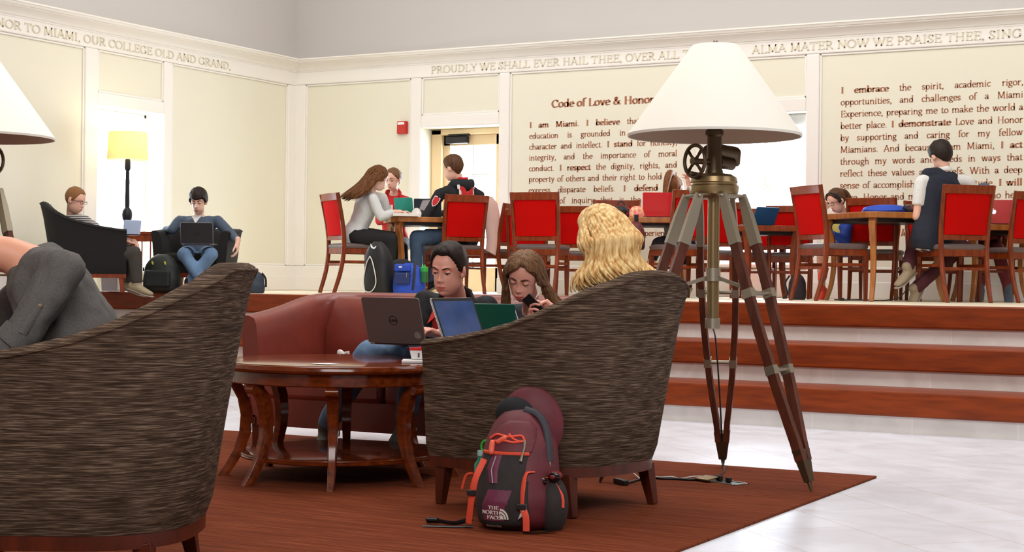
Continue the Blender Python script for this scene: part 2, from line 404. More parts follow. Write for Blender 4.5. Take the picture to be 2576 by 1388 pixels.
# pendant cable hanging from the ceiling
p0 = at(1790, 96, 8.9)
mb = MB(); mb.tube([(p0.x, p0.y, TOP-1.3+.9), (p0.x, p0.y, ZC)], .007, 6)
tag(mb.build('hanging_cable', mat('grey_cable', (150, 140, 132), .6)), 'thin grey cable hanging down the upper wall above the big lampshade', 'cable')

# rug
RX, RY = -2.26, 8.02
mb = MB(); bx(mb, -9.5, RX, .2, RY, 0, .012)
tag(mb.build('area_rug', MT['rug'], smooth=0, bevel=.004), 'large rust brown striped rug on the marble floor under the armchairs', 'rug')

# ------------------------------------------------------------------ serif lettering drawn with a broad nib
XH, CH, AS, DS = .44, .66, .72, -.22
def _S(cx, h, w_, y0=0):                      # an S spine
    return [(cx+w_*.42, y0+h*.80), (cx+w_*.2, y0+h*.97), (cx-w_*.15, y0+h*.98), (cx-w_*.40, y0+h*.80), (cx-w_*.28, y0+h*.60), (cx+w_*.22, y0+h*.42), (cx+w_*.42, y0+h*.23), (cx+w_*.2, y0+h*.03), (cx-w_*.18, y0+h*.02), (cx-w_*.45, y0+h*.22)]
def A(cx, cy, rx_, ry_, a0=0, a1=360):
    n = max(6, int(abs(a1-a0)/18)); return [(cx+rx_*cos(radians(a0+(a1-a0)*i/n)), cy+ry_*sin(radians(a0+(a1-a0)*i/n))) for i in range(n+1)]
def H(x, y, l=.085): return ('s', x-l, x+l, y)
def stem(x, y0, y1): return [(x, y0), (x, y1)]
G = {
'a': (.42, [A(.17, .12, .12, .115), stem(.32, .30, .06), [(.32, .06), (.36, .01), (.41, .03)], A(.19, .31, .13, .12, 5, 165)]),
'b': (.50, [stem(.11, 0, AS), A(.27, .22, .16, .21), ('s', .03, .11, AS)]),
'c': (.41, [A(.24, .22, .17, .215, 40, 320)]),
'd': (.51, [stem(.39, .01, AS), A(.23, .22, .16, .21), ('s', .30, .39, AS), ('s', .39, .47, .01)]),
'e': (.43, [A(.23, .22, .175, .215, 5, 318), [(.07, .235), (.40, .25)]]),
'f': (.30, [stem(.13, 0, .58), A(.25, .57, .12, .14, 180, 40), ('s', .03, .28, XH), H(.13, 0)]),
'g': (.44, [A(.20, .29, .135, .145), A(.21, -.10, .175, .105), [(.12, .17), (.10, .08), (.30, .0)], [(.30, .39), (.42, .41)]]),
'h': (.53, [stem(.11, 0, AS), A(.26, .27, .15, .155, 180, 0), stem(.41, .27, 0), H(.11, 0, .08), H(.41, 0, .08), ('s', .03, .11, AS)]),
'i': (.26, [stem(.13, 0, XH), H(.13, 0), ('s', .05, .13, XH), ('d', .13, .60)]),
'j': (.25, [stem(.13, -.14, XH), A(.05, -.13, .08, .09, 0, -110), ('s', .05, .13, XH), ('d', .13, .60)]),
'k': (.50, [stem(.11, 0, AS), [(.38, XH-.02), (.13, .20)], [(.20, .26), (.44, .01)], H(.11, 0, .08), H(.44, 0, .06), ('s', .03, .11, AS), H(.37, XH-.01, .07)]),
'l': (.26, [stem(.13, 0, AS), H(.13, 0), ('s', .05, .13, AS)]),
'm': (.80, [stem(.11, 0, XH), A(.25, .28, .14, .15, 180, 0), stem(.39, .28, 0), A(.53, .28, .14, .15, 180, 0), stem(.67, .28, 0), H(.11, 0, .08), H(.39, 0, .08), H(.67, 0, .08), ('s', .03, .11, XH)]),
'n': (.53, [stem(.11, 0, XH), A(.26, .27, .15, .155, 180, 0), stem(.41, .27, 0), H(.11, 0, .08), H(.41, 0, .08), ('s', .03, .11, XH)]),
'o': (.47, [A(.235, .22, .185, .215)]),
'p': (.50, [stem(.11, DS, XH), A(.27, .22, .16, .21), ('s', .03, .11, XH), H(.11, DS, .08)]),
'q': (.50, [stem(.39, DS, XH), A(.23, .22, .16, .21), H(.39, DS, .08)]),
'r': (.37, [stem(.11, 0, XH), [(.11, .28), (.18, .39), (.27, .42), (.34, .38)], H(.11, 0), ('s', .03, .11, XH)]),
's': (.36, [_S(.18, XH, .30)]),
't': (.32, [stem(.14, .07, .56), A(.22, .08, .08, .07, 180, 330), ('s', .03, .29, XH-.01)]),
'u': (.53, [stem(.12, .16, XH), A(.26, .16, .14, .15, 180, 360), stem(.40, 0, XH), ('s', .04, .12, XH), ('s', .32, .40, XH), ('s', .40, .48, .01)]),
'v': (.47, [[(.08, XH), (.24, 0)], [(.24, 0), (.39, XH)], H(.08, XH, .07), H(.39, XH, .06)]),
'w': (.69, [[(.07, XH), (.21, 0)], [(.21, 0), (.34, XH)], [(.34, XH), (.48, 0)], [(.48, 0), (.61, XH)], H(.08, XH, .07), H(.34, XH, .06), H(.61, XH, .06)]),
'x': (.46, [[(.08, XH), (.38, 0)], [(.37, XH), (.07, 0)], H(.08, XH, .06), H(.37, XH, .06), H(.07, 0, .06), H(.38, 0, .06)]),
'y': (.47, [[(.08, XH), (.24, .02)], [(.39, XH), (.21, -.10), (.13, -.20), (.05, -.20)], H(.08, XH, .07), H(.39, XH, .06)]),
'z': (.42, [[(.06, XH-.02), (.36, XH-.02)], [(.36, XH-.02), (.06, .02)], [(.06, .02), (.37, .02)]]),
'A': (.66, [[(.06, 0), (.33, CH)], [(.33, CH), (.59, 0)], [(.17, .23), (.48, .23)], H(.07, 0, .08), H(.58, 0, .09)]),
'B': (.58, [stem(.15, 0, CH), [(.15, CH-.01), (.32, CH-.01)]+A(.32, .50, .15, .15, 90, -90)+[(.15, .35)], [(.32, .35)]+A(.33, .18, .18, .17, 90, -90)+[(.15, .01)], H(.13, 0, .08), H(.13, CH, .08)]),
'C': (.63, [A(.36, .33, .28, .325, 42, 318), stem(.57, .46, .60)]),
'D': (.70, [stem(.15, 0, CH), [(.15, CH-.01), (.30, CH-.01)]+A(.31, .33, .31, .32, 90, -90)+[(.15, .01)], H(.12, 0, .08), H(.12, CH, .08)]),
'E': (.57, [stem(.15, 0, CH), ('s', .06, .48, CH), ('s', .06, .50, 0), ('s', .15, .40, .34), stem(.48, .54, CH), stem(.50, 0, .13), stem(.40, .28, .41)]),
'F': (.53, [stem(.15, 0, CH), ('s', .06, .48, CH), H(.15, 0), ('s', .15, .40, .34), stem(.48, .54, CH), stem(.40, .28, .41)]),
'G': (.71, [A(.37, .33, .29, .325, 45, 325), stem(.58, .05, .28), H(.58, .28), stem(.57, .47, .60)]),
'H': (.74, [stem(.16, 0, CH), stem(.58, 0, CH), ('s', .16, .58, .34), H(.16, 0), H(.58, 0), H(.16, CH), H(.58, CH)]),
'I': (.34, [stem(.17, 0, CH), H(.17, 0, .10), H(.17, CH, .10)]),
'J': (.34, [stem(.18, -.08, CH), A(.07, -.08, .11, .12, 0, -90), H(.18, CH)]),
'K': (.66, [stem(.16, 0, CH), [(.53, CH), (.18, .30)], [(.24, .36), (.60, .01)], H(.16, 0), H(.16, CH), H(.53, CH, .07), H(.60, 0, .06)]),
'L': (.55, [stem(.15, 0, CH), ('s', .06, .50, 0), H(.15, CH), stem(.50, 0, .14)]),
'M': (.85, [[(.14, 0), (.16, CH)], [(.16, CH), (.42, .05)], [(.42, .05), (.68, CH)], [(.68, CH), (.71, 0)], H(.14, 0, .08), H(.71, 0, .09), H(.14, CH, .06), H(.70, CH, .06)]),
'N': (.74, [stem(.15, 0, CH), [(.14, CH), (.60, .02)], stem(.60, 0, CH), H(.15, 0, .08), H(.12, CH, .07), H(.60, CH, .08)]),
'O': (.74, [A(.37, .33, .30, .325)]),
'P': (.55, [stem(.15, 0, CH), [(.15, CH-.01), (.30, CH-.01)]+A(.30, .47, .18, .18, 90, -90)+[(.15, .29)], H(.15, 0), H(.12, CH, .08)]),
'Q': (.74, [A(.37, .33, .30, .325), [(.38, .02), (.55, -.14), (.72, -.15)]]),
'R': (.63, [stem(.15, 0, CH), [(.15, CH-.01), (.30, CH-.01)]+A(.30, .48, .17, .17, 90, -90)+[(.15, .31)], [(.30, .31), (.57, .01)], H(.15, 0), H(.12, CH, .08), H(.57, 0, .05)]),
'S': (.49, [_S(.25, CH, .40), stem(.42, .48, .60), stem(.07, .06, .18)]),
'T': (.62, [stem(.31, 0, CH), ('s', .05, .57, CH), H(.31, 0), stem(.06, .53, CH), stem(.56, .53, CH)]),
'U': (.71, [stem(.15, .22, CH), A(.36, .23, .21, .22, 180, 360), stem(.57, .22, CH), H(.15, CH), H(.57, CH, .08)]),
'V': (.65, [[(.07, CH), (.33, 0)], [(.33, 0), (.58, CH)], H(.08, CH), H(.57, CH, .08)]),
'W': (.93, [[(.07, CH), (.27, 0)], [(.27, 0), (.46, CH)], [(.46, CH), (.65, 0)], [(.65, 0), (.86, CH)], H(.08, CH), H(.46, CH, .06), H(.86, CH, .07)]),
'X': (.65, [[(.08, CH), (.56, 0)], [(.56, CH), (.07, 0)], H(.08, CH, .08), H(.56, CH, .08), H(.07, 0, .08), H(.56, 0, .08)]),
'Y': (.60, [[(.06, CH), (.30, .30)], [(.54, CH), (.30, .30)], stem(.30, 0, .30), H(.07, CH, .08), H(.53, CH, .07), H(.30, 0)]),
'.': (.22, [('d', .11, .035)]), ',': (.22, [('d', .11, .035), [(.13, .03), (.12, -.05), (.07, -.11)]]), "'": (.18, [[(.10, .70), (.09, .55)]]),
'&': (.70, [[(.60, .02), (.20, .46), (.19, .58), (.28, .66), (.38, .58), (.34, .46), (.14, .28), (.09, .14), (.18, .02), (.34, .02), (.48, .16), (.56, .34)], H(.56, .36, .08)]),
}
def glyph_w(s_, bold): return sum((G[ch][0] if ch in G else .26)*(1.10 if bold else 1.0) for ch in s_)
def draw_text(mb, s_, x, y, em, fn, bold=False, italic=False, t=.002, wk=1.0):
    """fn(x, y, d) maps lettering space (metres) to the wall; returns the pen's new x"""
    nibw = (.125 if bold else .078); an = radians(14); hx, hy = cos(an)*nibw/2, sin(an)*nibw/2
    th = .021 if not bold else .026; sk = .2 if italic else 0
    xs_ = em*(1.10 if bold else 1.0)*wk
    def P(u, v_): return (x+(u+sk*v_)*xs_, y+v_*em)
    def quad(q): mb.prism([P(*k) for k in q], fn, t)
    for ch in s_:
        if ch not in G: x += .26*xs_; continue
        adv, strokes = G[ch]
        for st in strokes:
            if isinstance(st, tuple):
                if st[0] == 's': quad([(st[1], st[3]-.016), (st[2], st[3]-.016), (st[2], st[3]+.016), (st[1], st[3]+.016)])
                else:
                    r = .052 if not bold else .066
                    quad([(st[1]+r*cos(k*pi/4), st[2]+r*sin(k*pi/4)) for k in range(8)])
                continue
            for (a, b) in zip(st[:-1], st[1:]):
                dx, dy_ = b[0]-a[0], b[1]-a[1]; L = math.hypot(dx, dy_)+1e-9
                nx, ny = -dy_/L*th, dx/L*th
                ex, ey = dx/L*.006, dy_/L*.006
                # nib parallelogram thickened by a thin outline
                sgn = 1 if (nx*hx+ny*hy) >= 0 else -1
                ox, oy = hx*sgn+nx, hy*sgn+ny
                quad([(a[0]-ox-ex, a[1]-oy-ey), (b[0]-ox+ex, b[1]-oy+ey), (b[0]+ox+ex, b[1]+oy+ey), (a[0]+ox-ex, a[1]+oy-ey)])
        x += adv*xs_
    return x
def text_line(root, mname, line, x0, width, y, em, fn, italic=False, center=False):
    """*...* marks bold words; the words are spread to fill the width"""
    words = []; bold = False
    for wd in line.split(' '):
        if wd.startswith('*'): bold = True; wd = wd[1:]
        end = wd.endswith('*'); wd = wd.rstrip('*')
        words.append((wd, bold))
        if end: bold = False
    ws = [glyph_w(wd, b)*em for wd, b in words]; tot = sum(ws); gaps = len(words)-1; k = 1.0
    if center:
        gap = .27*em; x = x0+(width-tot-gap*gaps)/2
    else:
        gap = (width-tot)/max(1, gaps); x = x0
        if gap < .2*em: gap = .2*em; k = (width-gap*gaps)/tot
    for (wd, b), l in zip(words, ws):
        mb = MB(); draw_text(mb, wd, x, y, em, fn, b, italic, wk=k); x += l*k+gap
        mb.build('word', MT[mname], root, smooth=0, fix=False, off=root.location)
FN = lambda x, y, d: Vector((x, YB-.0005-d, y))
def paragraph(label, lines, x0, width, ytop, step, em, title=None):
    root = thing('wall_lettering', label, 'lettering', (x0+width/2, YB, ytop-step*len(lines)))
    if title:
        text_line(root, 'ink', title[0], title[1], title[2], title[3], title[4], FN, center=True)
    for i, l in enumerate(lines):
        it = l.startswith('~')
        text_line(root, 'ink', l.lstrip('~'), x0, width, ytop-step*i, em, FN, italic=it, center=it)
    return root
paragraph('brown painted paragraph under a bold heading on the wall beside the glass door',
          ['*I am Miami. I believe* that a liberal', 'education is grounded in qualities of', 'character and intellect. *I stand* for honesty,', 'integrity, and the importance of moral',
           'conduct. *I respect* the dignity, rights, and', 'property of others and their right to hold and', 'express disparate beliefs. *I defend* the', 'freedom of inquiry that is the heart of',
           'learning. *I exercise* good judgment and', 'believe in personal responsibility. *I welcome*', 'a diversity of people, ideas, and experiences.'],
          -8.18, 1.745, 2.641, .1180, .092, ('*Code of Love & Honor*', -8.18, 1.745, 2.852, .122))
paragraph('brown painted paragraph without heading on the wall behind the man in the navy vest',
          ['*I embrace* the spirit, academic rigor,', 'opportunities, and challenges of a Miami', 'Experience, preparing me to make the world a', 'better place. *I demonstrate* Love and Honor',
           'by supporting and caring for my fellow', 'Miamians. And because I am Miami, *I act*', 'through my words and deeds in ways that', 'reflect these values and beliefs. With a deep',
           'sense of accomplishment and gratitude, *I will*', 'Love, Honor and make proud those who help', 'me earn the joy and privilege of saying,', "~*'To think that in such a place,*", "~*I led such a life.'*"],
          -4.703, 1.745, 2.856, .1170, .092)
def frieze(label, s_, x0, x1, y, fn):
    wd = glyph_w(s_, False); cap = .078; em = cap/CH; k = (x1-x0)/(wd*em)
    root = thing('frieze_lettering', label, 'lettering', fn((x0+x1)/2, y, 0)); x = x0
    for wd in s_.split(' '):
        mb = MB(); x = draw_text(mb, wd, x, y, em, fn, wk=k, t=.006)+.26*em*k
        mb.build('word', MT['letter'], root, smooth=0, fix=False, off=root.location)
    return root
FB = lambda x, y, d: Vector((x, YB-T-.0005-d, y)); FL = lambda x, y, d: Vector((XL+T+.0005+d, x, y))
frieze('beige carved capitals PROUDLY WE SHALL EVER HAIL THEE on the white back frieze', 'PROUDLY WE SHALL EVER HAIL THEE, OVER ALL THE LAND.', -9.43, -5.70, 3.298, FB)
frieze('beige carved capitals ALMA MATER NOW WE PRAISE THEE right of the lampshade', 'ALMA MATER NOW WE PRAISE THEE, SING', -5.62, -2.97, 3.298, FB)
frieze('beige carved capitals OUR COLLEGE OLD AND GRAND on the left frieze', 'HONOR TO MIAMI, OUR COLLEGE OLD AND GRAND,', 10.36, 14.01, 3.290, FL)
# fire alarm on the first panel
mb = MB(); bx(mb, -9.868, -9.742, YB-.05, YB, 2.63, 2.775); fa = mb.build('fire_alarm', mat('alarm_red', (190, 34, 22), .4), smooth=0, bevel=.01)
tag(fa, 'small red fire alarm strobe box on the cream panel left of the glass door', 'alarm')
mb = MB(); bx(mb, -9.855, -9.765, YB-.053, YB-.049, 2.735, 2.762); mb.build('strobe_lens', mat('lens_white', (235, 235, 235), .2), fa, smooth=0)

# ================================================================== furniture
def face(lat, dep): d = cam_dir(lat, dep); return atan2(d.y, d.x)-pi/2      # rz that turns local +Y to that floor direction

# ---------------------------------------------------------------- dining chairs
def make_dining_chair():
    t = thing('dining_chair', '-', 'chair')
    mb = MB(); W = .225
    for sx in (-1, 1):                                   # back leg and post in one curved piece
        pts = spline([(sx*.205, -.30, 0), (sx*.212, -.235, .22), (sx*.218, -.205, .46), (sx*.225, -.225, .70), (sx*.235, -.285, 1.0)], 5)
        m2 = MB(); m2.tube(pts, [(.017+.006*sin(pi*i/(len(pts)-1)), .021+.004*sin(pi*i/(len(pts)-1))) for i in range(len(pts))], 8, up=(1, 0, 0)); m2.build('back_leg', MT['chairwood'], t, smooth=50)
        m2 = MB(); m2.tube([(sx*.20, .205, 0), (sx*.203, .202, .43)], [.014, .020], 4, up=(1, 0, 0)); m2.build('front_leg', MT['chairwood'], t, smooth=0, bevel=.004)
    def rail(mb, z, h, w0, dpt, ycv, yz):                # curved rail between the posts
        rings = []
        for i in range(9):
            u = -1+2*i/8; x = u*w0; y = yz+ycv*(1-u*u)
            rings.append([Vector((x, y-dpt/2, z-h/2)), Vector((x, y+dpt/2, z-h/2)), Vector((x, y+dpt/2, z+h/2)), Vector((x, y-dpt/2, z+h/2))])
        mb.loft(rings)
    mb = MB(); rail(mb, .962, .075, .235, .026, -.018, -.280); mb.build('top_rail', MT['chairwood'], t, smooth=30, bevel=.004)
    mb = MB(); rail(mb, .555, .045, .22, .024, -.012, -.212); mb.build('bottom_rail', MT['chairwood'], t, smooth=30, bevel=.004)
    mb = MB(); rings = []
    for i in range(9):                                   # red upholstered panel
        z = .578+(.925-.578)*i/8; y0 = interp(z, [.55, .70, 1.0], [-.213, -.225, -.285]); e = sin(pi*i/8)*.012+.016
        hw = interp(z, [.55, 1.0], [.199, .213]); row = []
        for j in range(11):
            u = -1+.2*j; row.append(Vector((u*hw, y0-.012*(1-u*u)+e*(1-abs(u)**4*.5), z)))
        back = [Vector((p.x, 2*(y0-.012*(1-(p.x/hw)**2))-p.y, p.z)) for p in reversed(row)]
        rings.append(row+back)
    mb.loft(rings); mb.build('back_panel', MT['red'], t, smooth=60)
    mb = MB()
    bx(mb, -.215, .215, .185, .215, .395, .455); bx(mb, -.21, .21, -.215, -.19, .395, .455)
    for sx in (-1, 1): mb.box((sx*.207, 0, .425), (.024, .40, .06))
    mb.build('seat_frame', MT['chairwood'], t, smooth=0, bevel=.004)
    mb = MB(); mb.box((0, 0, .445), (.41, .40, .02)); mb.build('seat_underside', MT['black'], t, smooth=0)
    rings = []
    mb = MB()
    for z, k in ((.452, .97), (.465, 1.0), (.482, 1.0), (.495, .95), (.502, .80), (.505, .4)):
        rings.append([Vector((.232*k*max(-1, min(1, 1.35*cos(a))), .225*k*max(-1, min(1, 1.35*sin(a)))+.005, z)) for a in [2*pi*j/28 for j in range(28)]])
    mb.loft(rings); mb.build('seat_cushion', MT['seatgrey'], t, smooth=60)
    for c_, sz in (((-.205, -.015, .315), (.018, .43, .028)), ((.205, -.015, .315), (.018, .43, .028)), ((0, -.216, .288), (.41, .018, .025)), ((0, .209, .283), (.40, .018, .025))):
        mb = MB(); mb.box(c_, sz); mb.build('stretcher', MT['chairwood'], t, smooth=0, bevel=.003)
    return t
CH0 = make_dining_chair(); _used = [False]
GC = 'red backed dining chairs on the platform'
def chair(px, d, f, label, s=1.0):
    loc = floor_at(px, d, ZP+.0005); rz = face(*f)
    if not _used[0]: _used[0] = True; o = CH0; o.location = loc; o.rotation_euler = (0, 0, rz); o['label'] = label; o['group'] = GC
    else: o = dup(CH0, loc, rz, label, GC)
    o.scale = (s, s, s); return o
chairs = {}
for k, px, d, f, lb, s in (
    ('a', 893, 16.1, (.89, .45), 'red backed dining chair under the woman in the white denim shirt', 1),
    ('b', 1140, 16.2, (-.50, .86), 'red backed dining chair under the man in the black hooded sweatshirt', 1),
    ('c', 1236, 16.9, (-.88, .47), 'red backed dining chair with the pale pink coat, behind the hooded man', 0.95),
    ('d', 1363, 15.6, (.30, .95), 'empty red backed dining chair nearest behind the blonde woman, tall and square on', 1),
    ('e', 1332, 16.6, (.15, .98), 'red backed dining chair mostly hidden behind the empty one left of the blonde hair', 0.88),
    ('f', 1458, 16.2, (.25, .97), 'lower red backed dining chair touching the left edge of the blonde hair', 0.9),
    ('g', 1548, 16.0, (-.1, -.99), 'dining chair whose rail shows left of the black and red patterned backpack', 0.98),
    ('h', 1712, 15.0, (-.40, .92), 'red backed dining chair behind the left leg of the tripod lamp', 1),
    ('i', 1806, 15.7, (.05, 1), 'red backed dining chair directly behind the lamp centre pole', 0.93),
    ('i2', 1893, 15.4, (-.3, -.95), 'red dining chair seen between the two strips of the right lamp leg', 0.88),
    ('j', 1990, 15.2, (.25, .97), 'red backed dining chair in front of the bright back window, right of the lamp', 0.88),
    ('k', 2095, 13.95, (.93, .36), 'red backed dining chair seen side on, at the left end of the oak table', 1),
    ('l', 2205, 14.8, (.42, .91), 'red backed dining chair behind the oak table, beside the girl in blue', 0.94),
    ('m', 2392, 13.75, (-.26, .97), 'red backed dining chair under the man in the navy vest', 1),
    ('n', 2352, 14.6, (0, -1), 'dining chair seen as a red sliver left of the man in the navy vest', 0.93),
    ('o', 2545, 14.1, (-.45, .89), 'red backed dining chair cut by the right edge, beside the rose laptop', 0.97)):
    chairs[k] = chair(px, d, f, lb, s)

# ---------------------------------------------------------------- platform tables
def make_table(name, label, px, d, axis, sx, sy, h, group=None, wd='oak'):
    t = thing(name, label, 'table', floor_at(px, d, ZP), face(-axis[1], axis[0]), group)
    c = .07; hx, hy = sx/2, sy/2
    poly = [(-hx+c, -hy), (hx-c, -hy), (hx, -hy+c), (hx, hy-c), (hx-c, hy), (-hx+c, hy), (-hx, hy-c), (-hx, -hy+c)]
    mb = MB(); mb.prism(poly, lambda x, y, z: Vector((x, y, h-.052+z)), .052); mb.build('tabletop', MT[wd], t, smooth=0, bevel=.006)
    mb = MB(); bx(mb, -hx+.1, hx-.1, -hy+.1, hy-.1, h-.085, h-.05); mb.build('apron', MT['darkmetal'], t, smooth=0)
    for a in (-1, 1):
        for b in (-1, 1):
            mb = MB(); dv = Vector((a, b, 0)).normalized(); x, y = a*(hx-.11), b*(hy-.11)
            pts = [Vector((x, y, 0))+dv*o+Vector((0, 0, z)) for o, z in ((.055, 0), (.01, .15), (-.012, .35), (.01, .55), (.045, .66), (.02, h-.05))]
            mb.tube(spline(pts, 4), [(.018+.016*max(0, i/20)**1.5, .018+.014*(i/20)) for i in range(21)], 4, up=(a, b, .01)); mb.build('leg', MT[wd], t, smooth=0, bevel=.005)
    return t
GT = 'tables on the platform'
TB = {}
TB[1] = make_table('dining_table', 'oak dining table between the white shirt woman and the hooded man', 1057, 16.3, (.97, .22), .70, .70, .775, GT)
TB[2] = make_table('dining_table', 'oak dining table carrying the open red laptop and the floral pouch', 1642, 15.5, (.98, -.05), .74, .66, .765, GT)
TB[3] = make_table('dining_table', 'dark dining table carrying the blue laptop, in front of the bright back window', 1925, 14.95, (.98, .1), .66, .60, .68, GT, 'chairwood')
TB[4] = make_table('dining_table', 'oak dining table with curved legs carrying the bright blue backpack', 2225, 14.15, (.94, .34), .88, .88, .775, GT)
TB[5] = make_table('dining_table', 'oak dining table under the rose laptop at the right edge', 2490, 14.35, (.98, .1), .66, .6, .69, GT)
TB[6] = make_table('side_table', 'small pale table edge peeking out left of the empty dining chair', 1296, 16.95, (.98, .2), .30, .30, .71)

# ---------------------------------------------------------------- tub armchairs and the sofa
def tub(name, label, cat, loc, rz, W, D, hy, hz, fab, legm, flare=.13, base=.165, piping=None, cushions=1, seat=.44, backc=False, group=None, s=1.0, thick=.10, rr=.37, under='black'):
    t = thing(name, label, cat, loc, rz, group); t.scale = (s, s, s)
    hw = W/2; yf = D/2; yb = -D/2+rr
    plan = []                                             # outer plan curve: (x, y, nx, ny)
    for i in range(9): y = yf+(yb-yf)*i/8; plan.append((hw-.015*i/8*0, y, 1, 0))
    for i in range(1, 12):
        a = pi/2*i/12; ex = .82
        plan.append((hw-rr+rr*cos(a)**ex, yb-rr*sin(a)**ex, cos(a), -sin(a)))
    nflat = 2 if W < 1.1 else 10
    for i in range(nflat+1): plan.append((hw-rr-(2*(hw-rr))*i/nflat, -D/2, 0, -1))
    plan += [(-x, y, -nx, ny) for x, y, nx, ny in reversed(plan[:20])]
    rings, edge = [], []
    for x, y, nx, ny in plan:
        h = interp(y, hy, hz); n = Vector((nx, ny, 0)); p = Vector((x, y, 0))
        bk = min(1, max(0, (yf-y)/D)); fl = .035+(flare-.035)*bk**1.5
        pr = [(-.02, base+.045), (.0, base+.10), (fl*.35, base+(h-base)*.45), (fl*.75, base+(h-base)*.8), (fl, h-.035), (fl+.008, h-.018), (fl, h-.004), (fl-.02, h+.006), (fl-thick*.5, h+.004), (fl-thick*.85, h-.012), (fl-thick, h-.05), (fl*.6-thick, seat+(h-seat)*.45), (-thick-.01, seat-.06), (-thick-.01, base+.045)]
        rings.append([p+n*o+Vector((0, 0, z)) for o, z in pr]); edge.append(p+n*(fl+.006)+Vector((0, 0, h-.016)))
    mb = MB(); mb.loft(rings); mb.build('shell', MT[fab], t, smooth=50)
    mb = MB(); mb.tube(edge, .0065, 6); mb.build('piping', MT[fab], t)
    iw = hw-thick-.005; n = cushions
    for i in range(n):
        x0 = -iw+2*iw*i/n; x1 = x0+2*iw/n-.004
        mb = MB(); bx(mb, x0, x1, -D/2+thick+.04, yf+.01, base+.15, seat); mb.build('seat_cushion', MT[fab], t, smooth=60, bevel=.035)
        if backc:
            rings = []
            for z, yb_, tk in ((seat-.02, .0, .10), (seat+.08, .0, .16), (seat+.22, -.02, .17), (seat+.33, -.05, .14), (seat+.39, -.065, .08), (seat+.405, -.07, .02)):
                r = []
                for j in range(24):
                    a = 2*pi*j/24; cx_ = max(-1, min(1, 1.25*cos(a))); sy_ = max(-1, min(1, 1.25*sin(a)))
                    r.append(Vector(((x0+x1)/2+cx_*(x1-x0)/2*(1-.03*(z > seat+.3)), -D/2+thick+.08+yb_+sy_*tk/2+.02*(1-cx_*cx_), z)))
                rings.append(r)
            mb = MB(); mb.loft(rings); mb.build('back_cushion', MT[fab], t, smooth=60)
            mb = MB(); xm = (x0*.52+x1*.48)
            mb.tube([(xm+.02*sin(k*.35), -D/2+thick+.08+yo, z) for k, (z, yo) in enumerate(((seat, .075), (seat+.08, .105), (seat+.22, .09), (seat+.33, .045), (seat+.39, .0)))], .004, 6); mb.build('seam', MT[fab], t)
    mb = MB()                                             # timber base: a band that follows the tub
    rg = []
    for x, y, nx, ny in plan: rg.append([Vector((x-nx*o, y-ny*o, z)) for o, z in ((.022, base), (.022, base+.055), (.075, base+.055), (.075, base))])
    mb.loft(rg); bx(mb, -hw+.04, hw-.04, yf-.06, yf-.015, base, base+.05)
    mb.build('base_frame', MT[legm], t, smooth=40)
    mb = MB(); bx(mb, -hw+.10, hw-.10, -D/2+.12, yf-.03, base+.02, base+.16) if under == 'black' else bx(mb, -hw+.08, hw-.08, -D/2+.12, yf-.005, base-.002, base+.16); mb.build('underframe', MT[under], t, smooth=0)
    for a, b in ((-1, 1), (1, 1), (-1, -1), (1, -1)):
        x, y = a*(hw-.06), (yf-.055 if b > 0 else -D/2+.13); x = x if b > 0 else a*(hw-.12)
        mb = MB(); mb.tube([(x+a*.012, y+b*(.008 if b > 0 else .035), 0), (x, y, base+.01)], [(.017, .017), (.030, .030)], 4, up=(1, 0, 0)); mb.build('leg', MT[legm], t, smooth=0, bevel=.003)
    return t
HY, HZ = [-.6, -.41, -.387, -.346, -.286, -.208, -.11, .016, .13, .24, .41], [1.022, 1.022, .983, .945, .895, .845, .802, .771, .750, .733, .714]
GA = 'brown woven tub armchairs on the rug'
MID = tub('tub_armchair', 'brown woven tub armchair under the blonde woman, maroon backpack at its foot', 'armchair', (-3.18, 6.22, .0125), radians(79), .80, .82, HY, HZ, 'weave', 'legwood', group=GA)
LEFTC = tub('tub_armchair', 'brown woven tub armchair cut by the left edge, under the leaning grey shirt', 'armchair', floor_at(196, 5.08, .0125), face(-1, .02), .80, .84, HY, HZ, 'weave', 'legwood', group=GA)
GB = 'dark tub armchairs on the platform'
BACKLIT = tub('tub_armchair', 'tub armchair coloured dark for backlight, seen from behind, under the man in the striped shirt', 'armchair', floor_at(225, 14.7, ZP), face(.97, .22), .80, .84, HY, HZ, 'backlitfab', 'chairwood', group=GB, s=.80)
BACKLIT2 = tub('tub_armchair', 'tub armchair coloured dark for backlight, facing front, under the man with the dark laptop', 'armchair', floor_at(500, 15.6, ZP), face(-.05, -1), .80, .84, [-.5, .42], [.74, .68], 'backlitfab', 'chairwood', group=GB, s=.86, flare=.08)
sx0 = on_y(618, 880, 7.32).x
SOFA_W = 1.9
SOFA = tub('leather_sofa', 'oxblood leather sofa with sweeping arms behind the round coffee table', 'sofa', (sx0+SOFA_W/2, 7.32+.43, .0125), radians(180), SOFA_W, .86, [-.5, -.38, -.25, -.1, .1, .25, .43], [.885, .885, .872, .845, .80, .775, .752], 'leather', 'legwood', flare=.06, base=.13, cushions=2, seat=.46, backc=True, thick=.11, rr=.30, under='leather')

